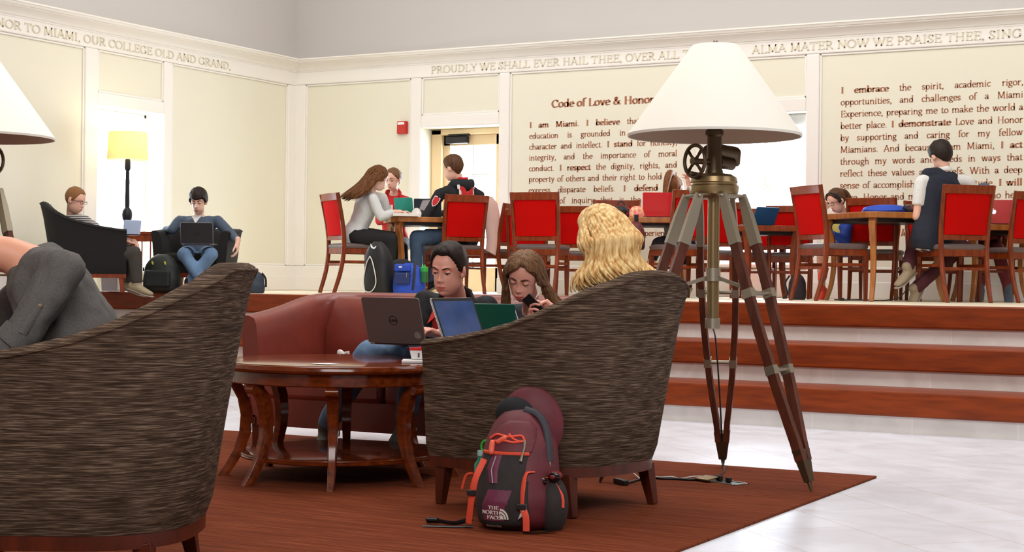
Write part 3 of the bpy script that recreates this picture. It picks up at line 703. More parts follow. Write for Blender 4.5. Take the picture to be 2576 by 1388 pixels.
# ---------------------------------------------------------------- round coffee table
CT = floor_at(860, 7.88, .0125)
t = thing('coffee_table', 'round mahogany coffee table with eight curved legs and a lower shelf', 'table', CT)
RT = .60
mb = MB(); mb.lathe([(0, .575), (RT-.02, .575), (RT-.012, .574), (RT-.010, .571), (RT-.004, .569), (RT, .560), (RT+.002, .550), (RT-.004, .540), (RT-.02, .534), (RT-.03, .532), (0, .532)], 96); mb.build('tabletop', MT['tablewood'], t, smooth=35)
mb = MB(); mb.lathe([(RT-.045, .535), (RT-.045, .478), (RT-.05, .473), (RT-.075, .473), (RT-.075, .535)], 96, caps=False); mb.build('apron', MT['tablewood'], t, smooth=35)
mb = MB(); mb.lathe([(0, .130), (.475, .130), (.487, .127), (.489, .122), (.486, .117), (.492, .113), (.49, .105), (.47, .100), (0, .100)], 96); mb.build('lower_shelf', MT['tablewood'], t, smooth=35)
for k in range(8):
    a = YAW-pi/2+k*pi/4+radians(2); dv = Vector((cos(a), sin(a), 0)); rings = []
    prof = [(.575, 0, .030, .026), (.535, .06, .034, .026), (.495, .13, .038, .027), (.468, .22, .043, .028), (.462, .30, .047, .028), (.476, .38, .052, .029), (.505, .435, .055, .030), (.530, .455, .056, .033), (.538, .474, .056, .034)]
    tv = Vector((-dv.y, dv.x, 0))
    for r, z, wd, dp in prof: rings.append([dv*(r+o*dp)+tv*(q*wd/1.9)+Vector((0, 0, z)) for q, o in ((-1, -1), (1, -1), (1, .7), (.7, 1), (-.7, 1), (-1, .7))])
    mb = MB(); mb.loft(rings)
    mb.tube([dv*.548+tv*(-.030)+Vector((0, 0, .452)), dv*.548+tv*.030+Vector((0, 0, .452))], .022, 12)
    mb.build('leg', MT['tablewood'], t, smooth=40)

# ---------------------------------------------------------------- tripod floor lamps
MT['brass'] = mat('antique_brass', (150, 128, 92), .30, .85); MT['steel'] = mat('brushed_steel', (168, 158, 140), .38, .8); MT['iron'] = mat('dark_iron', (96, 80, 60), .40, .75)
def shade_mat(name, rgb, tr):
    m = bpy.data.materials.new(name); m.use_nodes = True; nt = m.node_tree; nt.nodes.clear()
    o = nt.nodes.new('ShaderNodeOutputMaterial'); d = nt.nodes.new('ShaderNodeBsdfDiffuse'); tl = nt.nodes.new('ShaderNodeBsdfTranslucent'); mx = nt.nodes.new('ShaderNodeMixShader')
    d.inputs[0].default_value = lin(rgb)+(1,); tl.inputs[0].default_value = lin(rgb)+(1,); mx.inputs[0].default_value = tr
    nt.links.new(d.outputs[0], mx.inputs[1]); nt.links.new(tl.outputs[0], mx.inputs[2]); nt.links.new(mx.outputs[0], o.inputs[0]); return m
MT['shade'] = shade_mat('white_linen_shade', (250, 246, 236), .12)
def make_tripod(label, loc, rz, wheel):
    t = thing('tripod_floor_lamp', label, 'lamp', loc, rz, 'tripod lamps')
    PZ = 1.405
    for k in range(3):
        a = radians(-14.7+120*k); dv = Vector((cos(a), sin(a), 0)); tv = Vector((-dv.y, dv.x, 0))
        foot = dv*.585; top = dv*.115+Vector((0, 0, PZ))
        ax = (top-foot).normalized(); L = (top-foot).length
        root = None
        spread = [(0.14, .022), (.20, .034), (.35, .060), (.55, .082), (.75, .090), (1.0, .082)]
        legm = MB()
        for sgn in (-1, 1):
            pts = []
            for i in range(13):
                u = .10+.74*i/12; q = interp(u, [s_[0] for s_ in spread], [s_[1] for s_ in spread]); pts.append(foot+ax*(L*u)+tv*(sgn*q))
            legm.tube(pts, [(.015, .024)]*13, 4, up=tv+ax*.001)
        root = legm.build('leg', MT['tripodwood'], t, smooth=0)
        mb = MB()
        for sgn in (-1, 1):
            q0 = interp(.84, [s_[0] for s_ in spread], [s_[1] for s_ in spread])
            mb.tube([foot+ax*(L*.83)+tv*(sgn*q0), foot+ax*(L*.93)+tv*(sgn*.084), foot+ax*(L*1.005)+tv*(sgn*.080)], [(.018, .027), (.017, .025), (.011, .018)], 4, up=tv+ax*.001)
            mb.ell(foot+ax*(L*1.0)+tv*(sgn*.092), .012, n=8, k=6)
        mb.tube([top-tv*.10, top+tv*.10], .010, 8); mb.build('top_bracket', MT['steel'], root, smooth=40)
        for u in (.40, .66):
            mb = MB()
            q = interp(u, [s_[0] for s_ in spread], [s_[1] for s_ in spread])
            p = foot+ax*(L*u); mb.tube([p-tv*q, p+tv*q], .011, 10)
            for sgn in (-1, 1): mb.tube([p+tv*(sgn*q)-ax*.022, p+tv*(sgn*q)+ax*.022], [(.0185, .0275)]*2, 4, up=tv+ax*.001)
            mb.build('cross_bar', MT['steel'], root, smooth=40)
        mb = MB(); mb.tube([foot+ax*.045, foot+ax*(L*.135)], [(.020, .016), (.042, .024)], 4, up=tv+ax*.001); mb.tube([foot, foot+ax*.05], [.006, .014], 8); mb.build('foot_shoe', MT['iron'], root, smooth=30)
        q = .66; p = foot+ax*(L*q)
        mb = MB(); mb.tube([p, Vector((0, 0, p.z+.075))+dv*.03], [(.009, .004)]*2, 4); mb.build('brace', MT['steel'], t, smooth=0)
    mb = MB(); mb.tube([(0, 0, .76), (0, 0, 1.42)], .030, 20); mb.build('centre_column', MT['brass'], t)
    mb = MB(); mb.tube([(0, 0, .75), (0, 0, .80)], .037, 20); mb.build('column_end_cap', MT['steel'], t)
    mb = MB(); mb.lathe([(.029, .985), (.046, .985), (.046, 1.003), (.037, 1.003), (.037, 1.05), (.029, 1.05)], 24, caps=False); mb.build('column_collar', MT['steel'], t)
    mb = MB(); mb.lathe([(0, 1.395), (.085, 1.395), (.10, 1.41), (.118, 1.415), (.122, 1.43), (.122, 1.455), (.114, 1.462), (.114, 1.47), (.118, 1.475), (.112, 1.50), (.085, 1.515), (.05, 1.52), (0, 1.52)], 40); mb.build('hub', MT['brass'], t, smooth=35)
    mb = MB(); mb.lathe([(0, 1.51), (.045, 1.51), (.045, 1.53), (.04, 1.54), (.036, 1.70), (.045, 1.71), (.045, 1.73), (.03, 1.745), (.05, 1.76), (.055, 1.77), (.05, 1.78), (0, 1.78)], 28); mb.build('neck', MT['iron'], t, smooth=35)
    wd = Vector((cos(wheel), sin(wheel), 0)); wt = Vector((-wd.y, wd.x, 0)); wc = wd*.125+Vector((0, 0, 1.575))
    mb = MB(); mb.tube([wc, Vector((0, 0, 1.575))], .014, 12); mb.tube([wd*.02+Vector((0, 0, 1.50)), wd*.15+Vector((0, 0, 1.515))], .010, 10); mb.build('shaft', MT['iron'], t)
    mb = MB(); mb.tube([wc+wt*(.078*cos(2*pi*j/28))+Vector((0, 0, .078*sin(2*pi*j/28))) for j in range(28)], .0095, 10, closed=True)
    for j in range(4):
        a = pi/4+j*pi/2; e = wt*cos(a)+Vector((0, 0, sin(a)))
        mb.tube([wc, wc+e*.04, wc+e*.074], [(.013, .007), (.008, .006), (.013, .006)], 8, up=wd)
    mb.tube([wc-wd*.014, wc+wd*.016], .019, 14); mb.build('hand_wheel', MT['iron'], t)
    mb = MB(); mb.tube([-wd*.02+Vector((0, 0, 1.635)), -wd*.13+Vector((0, 0, 1.625))], [.034, .036], 16); mb.tube([-wd*.13+Vector((0, 0, 1.625)), -wd*.145+Vector((0, 0, 1.58))], [.036, .02], 16, round_=True); mb.tube([-wd*.03+Vector((0, 0, 1.575)), -wd*.12+Vector((0, 0, 1.57))], .03, 16)
    mb.ell(-wt*.045+Vector((0, 0, 1.635)), .03, n=14, k=8); mb.build('gear_housing', MT['iron'], t, smooth=40)
    mb = MB(); n = 64; r = []
    for rad, z in ((.430, 1.700), (.432, 1.712), (.118, 2.150), (.112, 2.155), (.108, 2.150), (.424, 1.712), (.424, 1.700)):
        r.append([Vector((rad*cos(2*pi*j/n), rad*sin(2*pi*j/n), z)) for j in range(n)])
    r.append(r[0]); mb.loft(r, caps=False); sh = mb.build('lampshade', MT['shade'], t, smooth=35)
    mb = MB(); r = [[Vector((rad*cos(2*pi*j/n), rad*sin(2*pi*j/n), z)) for j in range(n)] for rad, z in ((.4225, 1.702), (.1065, 2.146), (.1050, 2.146), (.4205, 1.702))]; r.append(r[0]); mb.loft(r, caps=False); mb.build('dim_lining', mat('dim_lining_beige', (186, 160, 136), .8), sh, smooth=35)  # added lining; its brownish colour carries the dimness inside the lampshade
    mb = MB()
    for j in range(3): a = 2*pi*j/3+.6; mb.tube([(.0, 0, 2.14), (.112*cos(a), .112*sin(a), 2.148)], .003, 6)
    mb.tube([(0, 0, 1.77), (0, 0, 2.16)], .005, 8); mb.tube([(0, 0, 2.158), (0, 0, 2.178)], .011, 12); mb.build('finial', MT['steel'], t)
    mb = MB(); mb.ell((0, 0, 1.90), (.03, .03, .045), n=14, k=10); mb.build('bulb', mat('frosted_bulb', (245, 243, 238), .4), t, smooth=60)
    return t
LC = Vector((-2.92, 7.40, .0125))
wl = cam_dir(-.84, -.55)
LAMP = make_tripod('big tripod floor lamp with a white cone shade standing at the rug corner', LC, 0, atan2(wl.y, wl.x))
LL = floor_at(-62, 9.7, .0)
LAMP2 = dup(LAMP, LL, radians(122), 'tripod floor lamp with cone shade cut by the left edge of the photo', 'tripod lamps'); LAMP2.scale = (1.07, 1.07, 1.07)
# lamp flex hanging between the back leg strips down to the floor outlet
def cable(name, pts, r, m, label, cat='cable', n=8, group=None):
    mb = MB(); mb.tube(spline(pts, 8), r, n); return tag(mb.build(name, m, smooth=60), label, cat, group)

# ---------------------------------------------------------------- floor lamp, side table on the platform
p = on_x(318, 700, XL+.42); FLP = Vector((p.x, p.y, ZP))
t = thing('floor_lamp', 'slim black floor lamp with a yellow drum shade before the bright left window', 'lamp', FLP)
dF = (cam.matrix_world.inverted() @ FLP).z*-1; u = dF/F_PX
zl = lambda py: 1.0+(690-py)*u-ZP
MT['lampblack'] = mat('lamp_black_iron', (26, 30, 38), .5, .3)
mb = MB(); mb.lathe([(0, 0), (.14, 0), (.14, .02), (.05, .035), (.02, .06), (.016, .10), (0, .10)], 32); mb.build('base', MT['lampblack'], t, smooth=40)
mb = MB(); mb.lathe([(0, .08), (.014, .08), (.014, zl(565)), (.022, zl(560)), (.045, zl(552)), (.052, zl(541)), (.045, zl(530)), (.022, zl(522)), (.024, zl(515)), (.021, zl(470)), (.017, zl(430)), (.024, zl(428)), (.030, zl(424)), (.028, zl(406)), (.02, zl(400)), (0, zl(400))], 24); mb.build('pole', MT['lampblack'], t, smooth=40)
sb, st = 51.5*u, 47.5*u
mb = MB(); n = 48; r = [[Vector((a*cos(2*pi*j/n), a*sin(2*pi*j/n), z)) for j in range(n)] for a, z in ((sb, zl(402)), (st, zl(333)), (st-.006, zl(333)), (sb-.006, zl(402)))]; r.append(r[0])
MT['drum'] = shade_mat('yellow_drum_shade', (246, 232, 190), .5)
mb.loft(r, caps=False); mb.build('lampshade', MT['drum'], t, smooth=35)
mb = MB(); mb.ell((0, 0, zl(372)), (.03, .03, .045), n=14, k=10); mb.build('bulb', mat('lit_bulb', (255, 240, 200), .4, emit=((255, 220, 160), 6)), t, smooth=60)
l = bpy.data.lights.new('floor_lamp_glow', 'POINT'); l.energy = 4; l.color = (1, .88, .66); l.shadow_soft_size = .06
lo = bpy.data.objects.new('floor_lamp_glow', l); COL.objects.link(lo); lo.parent = t; lo.location = (0, 0, zl(352))
p = floor_at(376, 16.2, ZP)
t = thing('side_table', 'dark slatted side table in front of the bright left window', 'table', p, face(0, 1))
mb = MB(); bx(mb, -.2, .2, -.18, .18, .575, .60); mb.build('tabletop', MT['chairwood'], t, smooth=0, bevel=.004)
mb = MB(); bx(mb, -.18, .18, -.16, .16, .50, .575); mb.build('apron', MT['chairwood'], t, smooth=0)
for a in (-1, 1):
    for b in (-1, 1): mb = MB(); bx(mb, a*.175-.018, a*.175+.018, b*.15-.018, b*.15+.018, 0, .575); mb.build('leg', MT['chairwood'], t, smooth=0)
for k in range(4):
    mb = MB(); x = -.13+.087*k; bx(mb, x-.006, x+.006, -.165, -.153, .10, .51); mb.build('slat', MT['chairwood'], t, smooth=0)
mb = MB(); bx(mb, -.175, .175, -.165, .165, .09, .11); mb.build('lower_rail', MT['chairwood'], t, smooth=0)

# ================================================================== people
def remesh(mb, voxel, smooth=5, amp=0.0, freq=16, seed=0):
    me = mb.mesh('tmp'); o = bpy.data.objects.new('tmp', me); COL.objects.link(o)
    r = o.modifiers.new('r', 'REMESH'); r.mode = 'VOXEL'; r.voxel_size = voxel; r.use_smooth_shade = True
    if smooth: k = o.modifiers.new('s', 'SMOOTH'); k.iterations = smooth; k.factor = .5
    dg = bpy.context.evaluated_depsgraph_get(); dg.update()
    out = bpy.data.meshes.new_from_object(o.evaluated_get(dg)); bpy.data.objects.remove(o); bpy.data.meshes.remove(me)
    if amp:
        ns = [v.normal.copy() for v in out.vertices]
        for v, n in zip(out.vertices, ns):
            q = v.co*freq+Vector((seed*7.3, seed*3.1, 0)); q.z *= .55
            v.co += n*(amp*(mnoise.noise(q)+.5*mnoise.noise(q*2.3)))
    return out
def add_mesh(mb, me, m=0):
    mb.add([v.co for v in me.vertices], [tuple(p.vertices) for p in me.polygons], m); bpy.data.meshes.remove(me)
def cap(mb, a, b, ra, rb, n=14): mb.tube([a, b], [ra, rb], n, round_=True)

SKIN = {}
def skin(name, rgb):
    if name not in SKIN:
        SKIN[name] = [mat('skin_'+name, rgb, .5, sss=.12, bump=(180, .05)), mat('lips_'+name, (rgb[0]*.88, rgb[1]*.62, rgb[2]*.62), .4)]
    return SKIN[name]
def hair_mat(name, c1, c2, sc=(130, 130, 9), rough=.55):
    m = bpy.data.materials.new(name); m.use_nodes = True; nt = m.node_tree; b = nt.nodes['Principled BSDF']
    tc = nt.nodes.new('ShaderNodeTexCoord'); mp = nt.nodes.new('ShaderNodeMapping'); mp.inputs['Scale'].default_value = sc
    nt.links.new(tc.outputs['Object'], mp.inputs[0]); n = nt.nodes.new('ShaderNodeTexNoise'); n.inputs['Scale'].default_value = 1; n.inputs['Detail'].default_value = 3
    nt.links.new(mp.outputs[0], n.inputs[0]); r = nt.nodes.new('ShaderNodeValToRGB'); r.color_ramp.elements[0].position = .35; r.color_ramp.elements[1].position = .65
    r.color_ramp.elements[0].color = lin(c2)+(1,); r.color_ramp.elements[1].color = lin(c1)+(1,)
    nt.links.new(n.outputs[0], r.inputs[0]); nt.links.new(r.outputs[0], b.inputs['Base Color']); b.inputs['Roughness'].default_value = rough; b.inputs['Specular IOR Level'].default_value = .25
    bp = nt.nodes.new('ShaderNodeBump'); bp.inputs['Strength'].default_value = .5; bp.inputs['Distance'].default_value = .004
    nt.links.new(n.outputs[0], bp.inputs['Height']); nt.links.new(bp.outputs[0], b.inputs['Normal']); return m
MT['eyewhite'] = mat('eye_white', (225, 220, 215), .3); MT['iris'] = mat('dark_iris', (42, 34, 30), .2); MT['lash'] = mat('dark_lashes', (46, 30, 24), .7)

def _exit(d, c, r):
    a = sum((d[i]/r[i])**2 for i in range(3)); b = -2*sum(d[i]*c[i]/r[i]**2 for i in range(3)); q = sum((c[i]/r[i])**2 for i in range(3))-1
    return (-b+sqrt(max(0, b*b-4*a*q)))/(2*a)
def head_pt(az, el, fem=0, face=True, extra=0.0):
    """point on the head for azimuth from the face (left of the head = +) and elevation"""
    d = (-sin(az)*cos(el), cos(az)*cos(el), sin(el))
    r1 = _exit(d, (0, -.012, .026), (.0745, .095, .089)); jw = .056-.005*fem
    r2 = _exit(d, (0, .020, -.048), (jw, .070, .073-.004*fem))
    k = .016; h = max(k-abs(r1-r2), 0)/k; r = max(r1, r2)+h*h*k*.25
    x, y, z = d[0]*r, d[1]*r, d[2]*r
    if face and y > 0:
        g = lambda u, s_: math.exp(-(u/s_)**2)
        ax = abs(x)
        nz = 0 if z > .030 else (interp(z, [-.044, -.034, -.024, .0, .030], [0, .010, .0235, .013, .002]))
        y += nz*g(x, interp(z, [-.036, -.02, .03], [.0125, .0095, .0065]))+.006*g(ax-.012, .006)*g(z+.028, .008)
        y += -.0105*g(ax-.031, .015)*g(z-.008, .011)
        y += (.0045-.003*fem)*g(ax-.026, .022)*g(z-.030, .008)
        y += .0045*g(ax-.040, .018)*g(z+.020, .018)
        y += .007*g(x, .026)*g(z+.064, .020)
        y += .0045*g(x, .017)*g(z+.0575, .0045)+.0050*g(x, .015)*g(z+.0695, .005)-.0050*g(x, .021)*g(z+.0632, .0022)
        y += -.004*g(x, .02)*g(z+.081, .006)+(.008-.003*fem)*g(x, .020)*g(z+.100, .013)
    p = Vector((x, y, z))
    if extra: p += Vector(d)*extra
    return p
def sphere_grid(fn, na, ne):
    """fn(az, el) -> (Vector); dense towards the face"""
    rings = []
    for i in range(1, ne):
        el = -pi/2+pi*i/ne; row = []
        for j in range(na):
            t = -1+2*(j+.5)/na; az = pi*(abs(t)**1.35)*(1 if t > 0 else -1); row.append(fn(az, el))
        rings.append(row)
    return rings
def smooth01(x): x = max(0, min(1, x)); return x*x*(3-2*x)
HL_M = ([0, 25, 38, 52, 66, 80, 100, 118, 145, 180], [.076, .080, .074, .048, .004, -.006, .006, -.030, -.062, -.072])
HL_F = ([0, 25, 40, 55, 70, 85, 100, 118, 145, 180], [.088, .082, .060, .036, .012, .006, .004, -.030, -.070, -.080])
def hair_cap(mb, Mh, hl, thick, top=1.0, na=56, ne=48, jit=.25, part=0.0, fem=0):
    def fn(az, el):
        p = head_pt(az, el, fem, False); d = p.normalized(); a = abs(math.degrees(az))
        m = smooth01((p.z-interp(a, *hl))/.012+.5)
        tk = thick*(1+(top-1)*smooth01((p.z-.03)/.06))*(1+jit*mnoise.noise(Vector((p.x*60, p.y*60, p.z*18))))
        if part: tk -= part*math.exp(-((p.x-.012)/.006)**2)*smooth01((p.z-.05)/.03)
        return Mh @ (p+d*(tk*m-.012*(1-m)))
    mb.loft(sphere_grid(fn, na, ne))
def make_head(mb, Mh, fem=0, hi=True):
    na, ne = (92, 104) if hi else (56, 60)
    rings = sphere_grid(lambda a, e: head_pt(a, e, fem), na, ne)
    n0 = len(mb.f); mb.loft([[Mh @ p for p in r] for r in rings])
    k = 0
    for i in range(len(rings)-1):                          # lips get their own colour
        for j in range(na):
            p = rings[i][j]
            if p.y > .05 and abs(p.x) < .022 and abs(p.z+.0635) < .0095*(1-(p.x/.023)**2): mb.m[n0+k] = 1
            k += 1
    for sx in (-1, 1):                                     # ears
        R = Mh.to_3x3() @ Matrix.Rotation(radians(sx*-18), 3, 'Z') @ Matrix.Rotation(radians(-8), 3, 'X')
        mb.ell(Mh @ Vector((sx*.077, -.010, -.004)), (.0085, .019, .031), R, 12, 10)
        mb.ell(Mh @ Vector((sx*.074, .004, -.022)), (.010, .010, .014), R, 10, 8)
def make_eyes(parent, Mh, off, lid=.5, brow=(60, 40, 30), skinm=None, browm=None, squeeze=0.0):
    R3 = Mh.to_3x3()
    for sx in (-1, 1):
        eb = MB(); ir = MB(); ld = MB(); ls = MB(); bw = MB()
        c = Vector((sx*.031, .0690, .008))
        eb.ell(Mh @ c, (.0118, .0105, .0105), R3, 16, 12)
        ir.ell(Mh @ (c+Vector((0, .0070, -.0015-.003*lid))), (.0056, .0042, .0056), R3, 12, 8)
        a0 = radians(62-95*lid); rr = .0128; rings = []
        for i in range(6):
            a = a0+(radians(115)-a0)*i/5
            rings.append([Mh @ (c+Vector((rr*1.12*cos(q), rr*sin(q)*cos(a), rr*sin(a)*sin(q)))) for q in [pi*j/10 for j in range(11)]])
        ld.loft(rings, close=False)
        ls.tube([Mh @ (c+Vector((rr*1.16*cos(q), (rr+.0006)*sin(q)*cos(a0), (rr+.0006)*sin(a0)*sin(q)))) for q in [pi*j/10 for j in range(1, 10)]], .0016, 5)
        bp = [Mh @ (Vector((sx*x, head_pt(-sx*math.atan2(x, .085), math.asin(min(.9, z/.095))).y+.0015, z))) for x, z in ((.012, .0275-squeeze), (.022, .0305-squeeze*.4), (.034, .0325), (.046, .0285))]
        bw.tube(spline(bp, 4), [(.0042*(1-abs(i/12-.4)*.9), .0028) for i in range(13)], 6)
        e = eb.build('eyeball', MT['eyewhite'], parent, smooth=180, off=off); ir.build('iris', MT['iris'], e, smooth=180, off=off)
        l_ = ld.build('eyelid', skinm, parent, smooth=180, off=off); ls.build('lashes', MT['lash'], l_, smooth=180, off=off); bw.build('eyebrow', browm or MT['lash'], parent, smooth=180, off=off)

def hand(W, f, n, right=True, s=1.0, curl=(25, 25, 25, 30), spread=6, thumb=(35, 20), vox=.0042, point=None):
    """a hand mesh: wrist W, finger direction f, palm normal n; curl in degrees per joint for the four fingers"""
    f = Vector(f).normalized(); n = Vector(n); n = (n-f*n.dot(f)).normalized(); sd = f.cross(n) if right else n.cross(f)
    mb = MB(); W = Vector(W)
    cap(mb, W-f*.02*s, W+f*.012*s, .026*s, .027*s, 10)
    kn = []
    for i, o in enumerate((.030, .010, -.010, -.029)):
        k = W+f*((.086, .090, .086, .078)[i]*s)+sd*(o*s)-n*(.004*s)
        mb.tube([W+f*.012*s+sd*(o*.75*s), W+f*.05*s+sd*(o*.92*s), k], [.0135*s, .0135*s, .0105*s], 10, round_=True); kn.append(k)
    mb.ell(W+f*.045*s+sd*.004*s+n*.004*s, (.036*s, .046*s, .0155*s), Matrix((sd, f, n)).transposed(), 14, 10)
    for i, k in enumerate(kn):
        d = (f+sd*(math.tan(radians(spread))*(1.5-i)*.6)).normalized(); p = k; nn = n
        ax = d.cross(nn).normalized(); L = (.95, 1.06, .98, .78)[i]; r = .0088*s*(1 if i < 3 else .9)
        cl = curl[i]
        for seg, (ln, ff) in enumerate(((.044, 1), (.027, 1.15), (.021, .75))):
            d = Matrix.Rotation(radians(cl*ff), 3, ax) @ d
            q = p+d*(ln*L*s); cap(mb, p, q, r*(1-.08*seg), r*(.92-.08*seg), 8); p = q
    b = W+f*.022*s+sd*.022*s+n*.006*s
    a1 = radians(thumb[0]); d = (f*cos(a1)+sd*sin(a1)+n*.25).normalized(); p1 = b+d*.042*s; cap(mb, b, p1, .0145*s, .0115*s, 10)
    d2 = (d*cos(radians(thumb[1]))+f*sin(radians(thumb[1]))*.8+n*.2).normalized(); p2 = p1+d2*.031*s; cap(mb, p1, p2, .0108*s, .0100*s, 8)
    cap(mb, p2, p2+(d2+f*.15).normalized()*.024*s, .0100*s, .0082*s, 8)
    return remesh(mb, vox*s, 3)

def V(p): return at(*p) if not isinstance(p, Vector) else p
def head_frame(c, f, pitch=0, roll=0, s=1.0):
    d = cam_dir(*f); R = rot_to(d) @ Matrix.Rotation(radians(-pitch), 3, 'X') @ Matrix.Rotation(radians(roll), 3, 'Y')
    Mh = Matrix([[R[i][j]*s for j in range(3)] for i in range(3)]).to_4x4(); Mh.translation = V(c); return Mh

def person(label, J, skin_, fem=0, s=1.0, hi=False, top=None, sleeve=1.0, bottom=None, shoes=None, hems=1.0, vox=None, base=None, legs=True, wr=.004, hands=True, headkw=None, belly=1.0, handkw=None):
    """J holds joints as (px, py, depth) or points; bf is where the chest faces (right, away)"""
    P = {k: V(v) for k, v in J.items() if k not in ('bf', 'hf', 'pitch', 'roll', 'hs', 'jf')}
    bf = cam_dir(*J['bf']); pel = P['pel']; nb = P['neck']
    up = (nb-pel).normalized(); lf = Vector((0, 0, 1)).cross(bf); lf = (lf-up*lf.dot(up)).normalized(); fw = lf.cross(up).normalized()
    Rt = Matrix((-lf, fw, up)).transposed()
    L = (nb-pel).length
    wS = (.170 if not fem else .150)*s
    shL = P.get('shL', nb-up*.055*s+lf*wS); shR = P.get('shR', nb-up*.055*s-lf*wS)
    hw = (.088 if not fem else .092)*s; hipL, hipR = pel+lf*hw, pel-lf*hw
    Mh = head_frame(J['head'], J.get('hf', J['bf']), J.get('pitch', 0), J.get('roll', 0), s*J.get('hs', 1.0)); hc = Mh.translation
    sk = skin(*skin_); v = vox or (.011 if hi else .014)
    base = base or Vector((pel.x, pel.y, 0))
    jaw = Mh @ Vector((0, -.022, -.055))
    def torso(mb, k=1.0, shoulders=True, top_=1.0):
        pr = ((-.20, .125, .095), (-.08, .160, .118), (.06, .165, .120), (.28, .148, .108), (.50, .153, .110), (.70, .168, .116), (.86, .158, .104), (.96, .100, .080), (1.02, .066, .062)) if not fem else \
             ((-.20, .125, .095), (-.08, .160, .118), (.06, .165, .120), (.28, .128, .098), (.50, .138, .104), (.68, .146, .120), (.84, .138, .098), (.96, .085, .072), (1.02, .058, .055))
        pr = [q for q in pr if q[0] <= top_]
        mb.tube([pel+up*(t_*L)+fw*(.012*sin(pi*max(0, t_))) for t_, _, _ in pr], [(w_*s*k, d_*s*k*(belly if .1 < t_ < .6 else 1)) for t_, w_, d_ in pr], 26, up=lf)
        if shoulders: mb.tube([shL, nb-up*.055*s+lf*.07*s, nb-up*.055*s-lf*.07*s, shR], [.054*s*k, .066*s*k, .066*s*k, .054*s*k], 16, round_=True)
    # --- skin: head, neck, trunk, limbs and hands as one mesh
    mb = MB()
    torso(mb, .86)
    mb.tube([nb-up*.05*s, nb+(jaw-nb)*.45, jaw+(hc-jaw)*.35], [.062*s*(1-.12*fem), .050*s*(1-.14*fem), .052*s*(1-.12*fem)], 16, round_=True)
    for sd, sh in (('L', shL), ('R', shR)):
        if 'el'+sd in P:
            cap(mb, sh, P['el'+sd], .040*s, .034*s)
            if 'wr'+sd in P: mb.tube([P['el'+sd], P['el'+sd].lerp(P['wr'+sd], .3), P['wr'+sd]], [.034*s, .036*s, .024*s], 14, round_=True)
    if legs:
        for sd, hp in (('L', hipL), ('R', hipR)):
            if 'kn'+sd in P:
                cap(mb, hp, P['kn'+sd], .070*s, .050*s)
                if 'an'+sd in P: mb.tube([P['kn'+sd], P['kn'+sd].lerp(P['an'+sd], .35), P['an'+sd]], [.048*s, .050*s, .034*s], 14, round_=True)
    body = remesh(mb, v, 4)
    mb = MB(); add_mesh(mb, body)
    make_head(mb, Mh, fem or J.get('jf', 0), hi)
    if hands:
        for sd in 'LR':
            hk = dict((handkw or {}).get(sd, {}))
            if 'wr'+sd in P and hk.get('on', True):
                hk.pop('on', None)
                f = hk.pop('f', None) or (P['wr'+sd]-P['el'+sd]).normalized(); n = hk.pop('n', None) or Vector((0, 0, -1))
                add_mesh(mb, hand(P['wr'+sd], f, n, sd == 'R', s*hk.pop('hs', .98), vox=.0045 if hi else .006, **hk))
    me = mb.mesh('person'); [me.materials.append(m) for m in sk]; me.polygons.foreach_set('material_index', mb.m)
    b = link('person', me, None, 180, off=base, fix=True); b.location = base; tag(b, label, 'person')
    # --- clothing
    if top:
        mb = MB(); torso(mb, 1.0)
        mb.tube([nb-up*.07*s, nb-up*.005*s], [.085*s, .066*s*(1-.1*fem)], 18)
        for sd, sh in (('L', shL), ('R', shR)):
            if 'el'+sd in P:
                e = P['el'+sd]
                if sleeve < .5: q = sh.lerp(e, sleeve*2); mb.tube([sh, q], [.058*s, .052*s], 16)
                else:
                    mb.tube([sh, sh.lerp(e, .5), e], [.056*s, .052*s, .047*s], 16, round_=True)
                    if 'wr'+sd in P: q = e.lerp(P['wr'+sd], min(1, (sleeve-.5)*2)); mb.tube([e, e.lerp(q, .4), q], [.046*s, .046*s, .036*s], 16)
        if 'hem' in P: mb.tube([pel+up*.02, P['hem']], [(.165*s, .12*s)]*2, 20, up=lf)
        me = remesh(mb, v*.9, 4, wr, 15); me.materials.append(top); link('shirt', me, b, 180, off=base)
    if bottom and legs:
        mb = MB(); mb.ell(pel-up*.02, (.160*s, .122*s, .105*s), Rt, 24, 16)
        for sd, hp in (('L', hipL), ('R', hipR)):
            if 'kn'+sd in P:
                k = P['kn'+sd]; mb.tube([hp, hp.lerp(k, .5), k], [.090*s, .078*s, .064*s], 18, round_=True)
                if 'an'+sd in P: q = k.lerp(P['an'+sd], hems); mb.tube([k, k.lerp(q, .4), q], [.063*s, .060*s, .050*s], 18)
        me = remesh(mb, v, 4, wr, 14, 3); me.materials.append(bottom); link('trousers', me, b, 180, off=base)
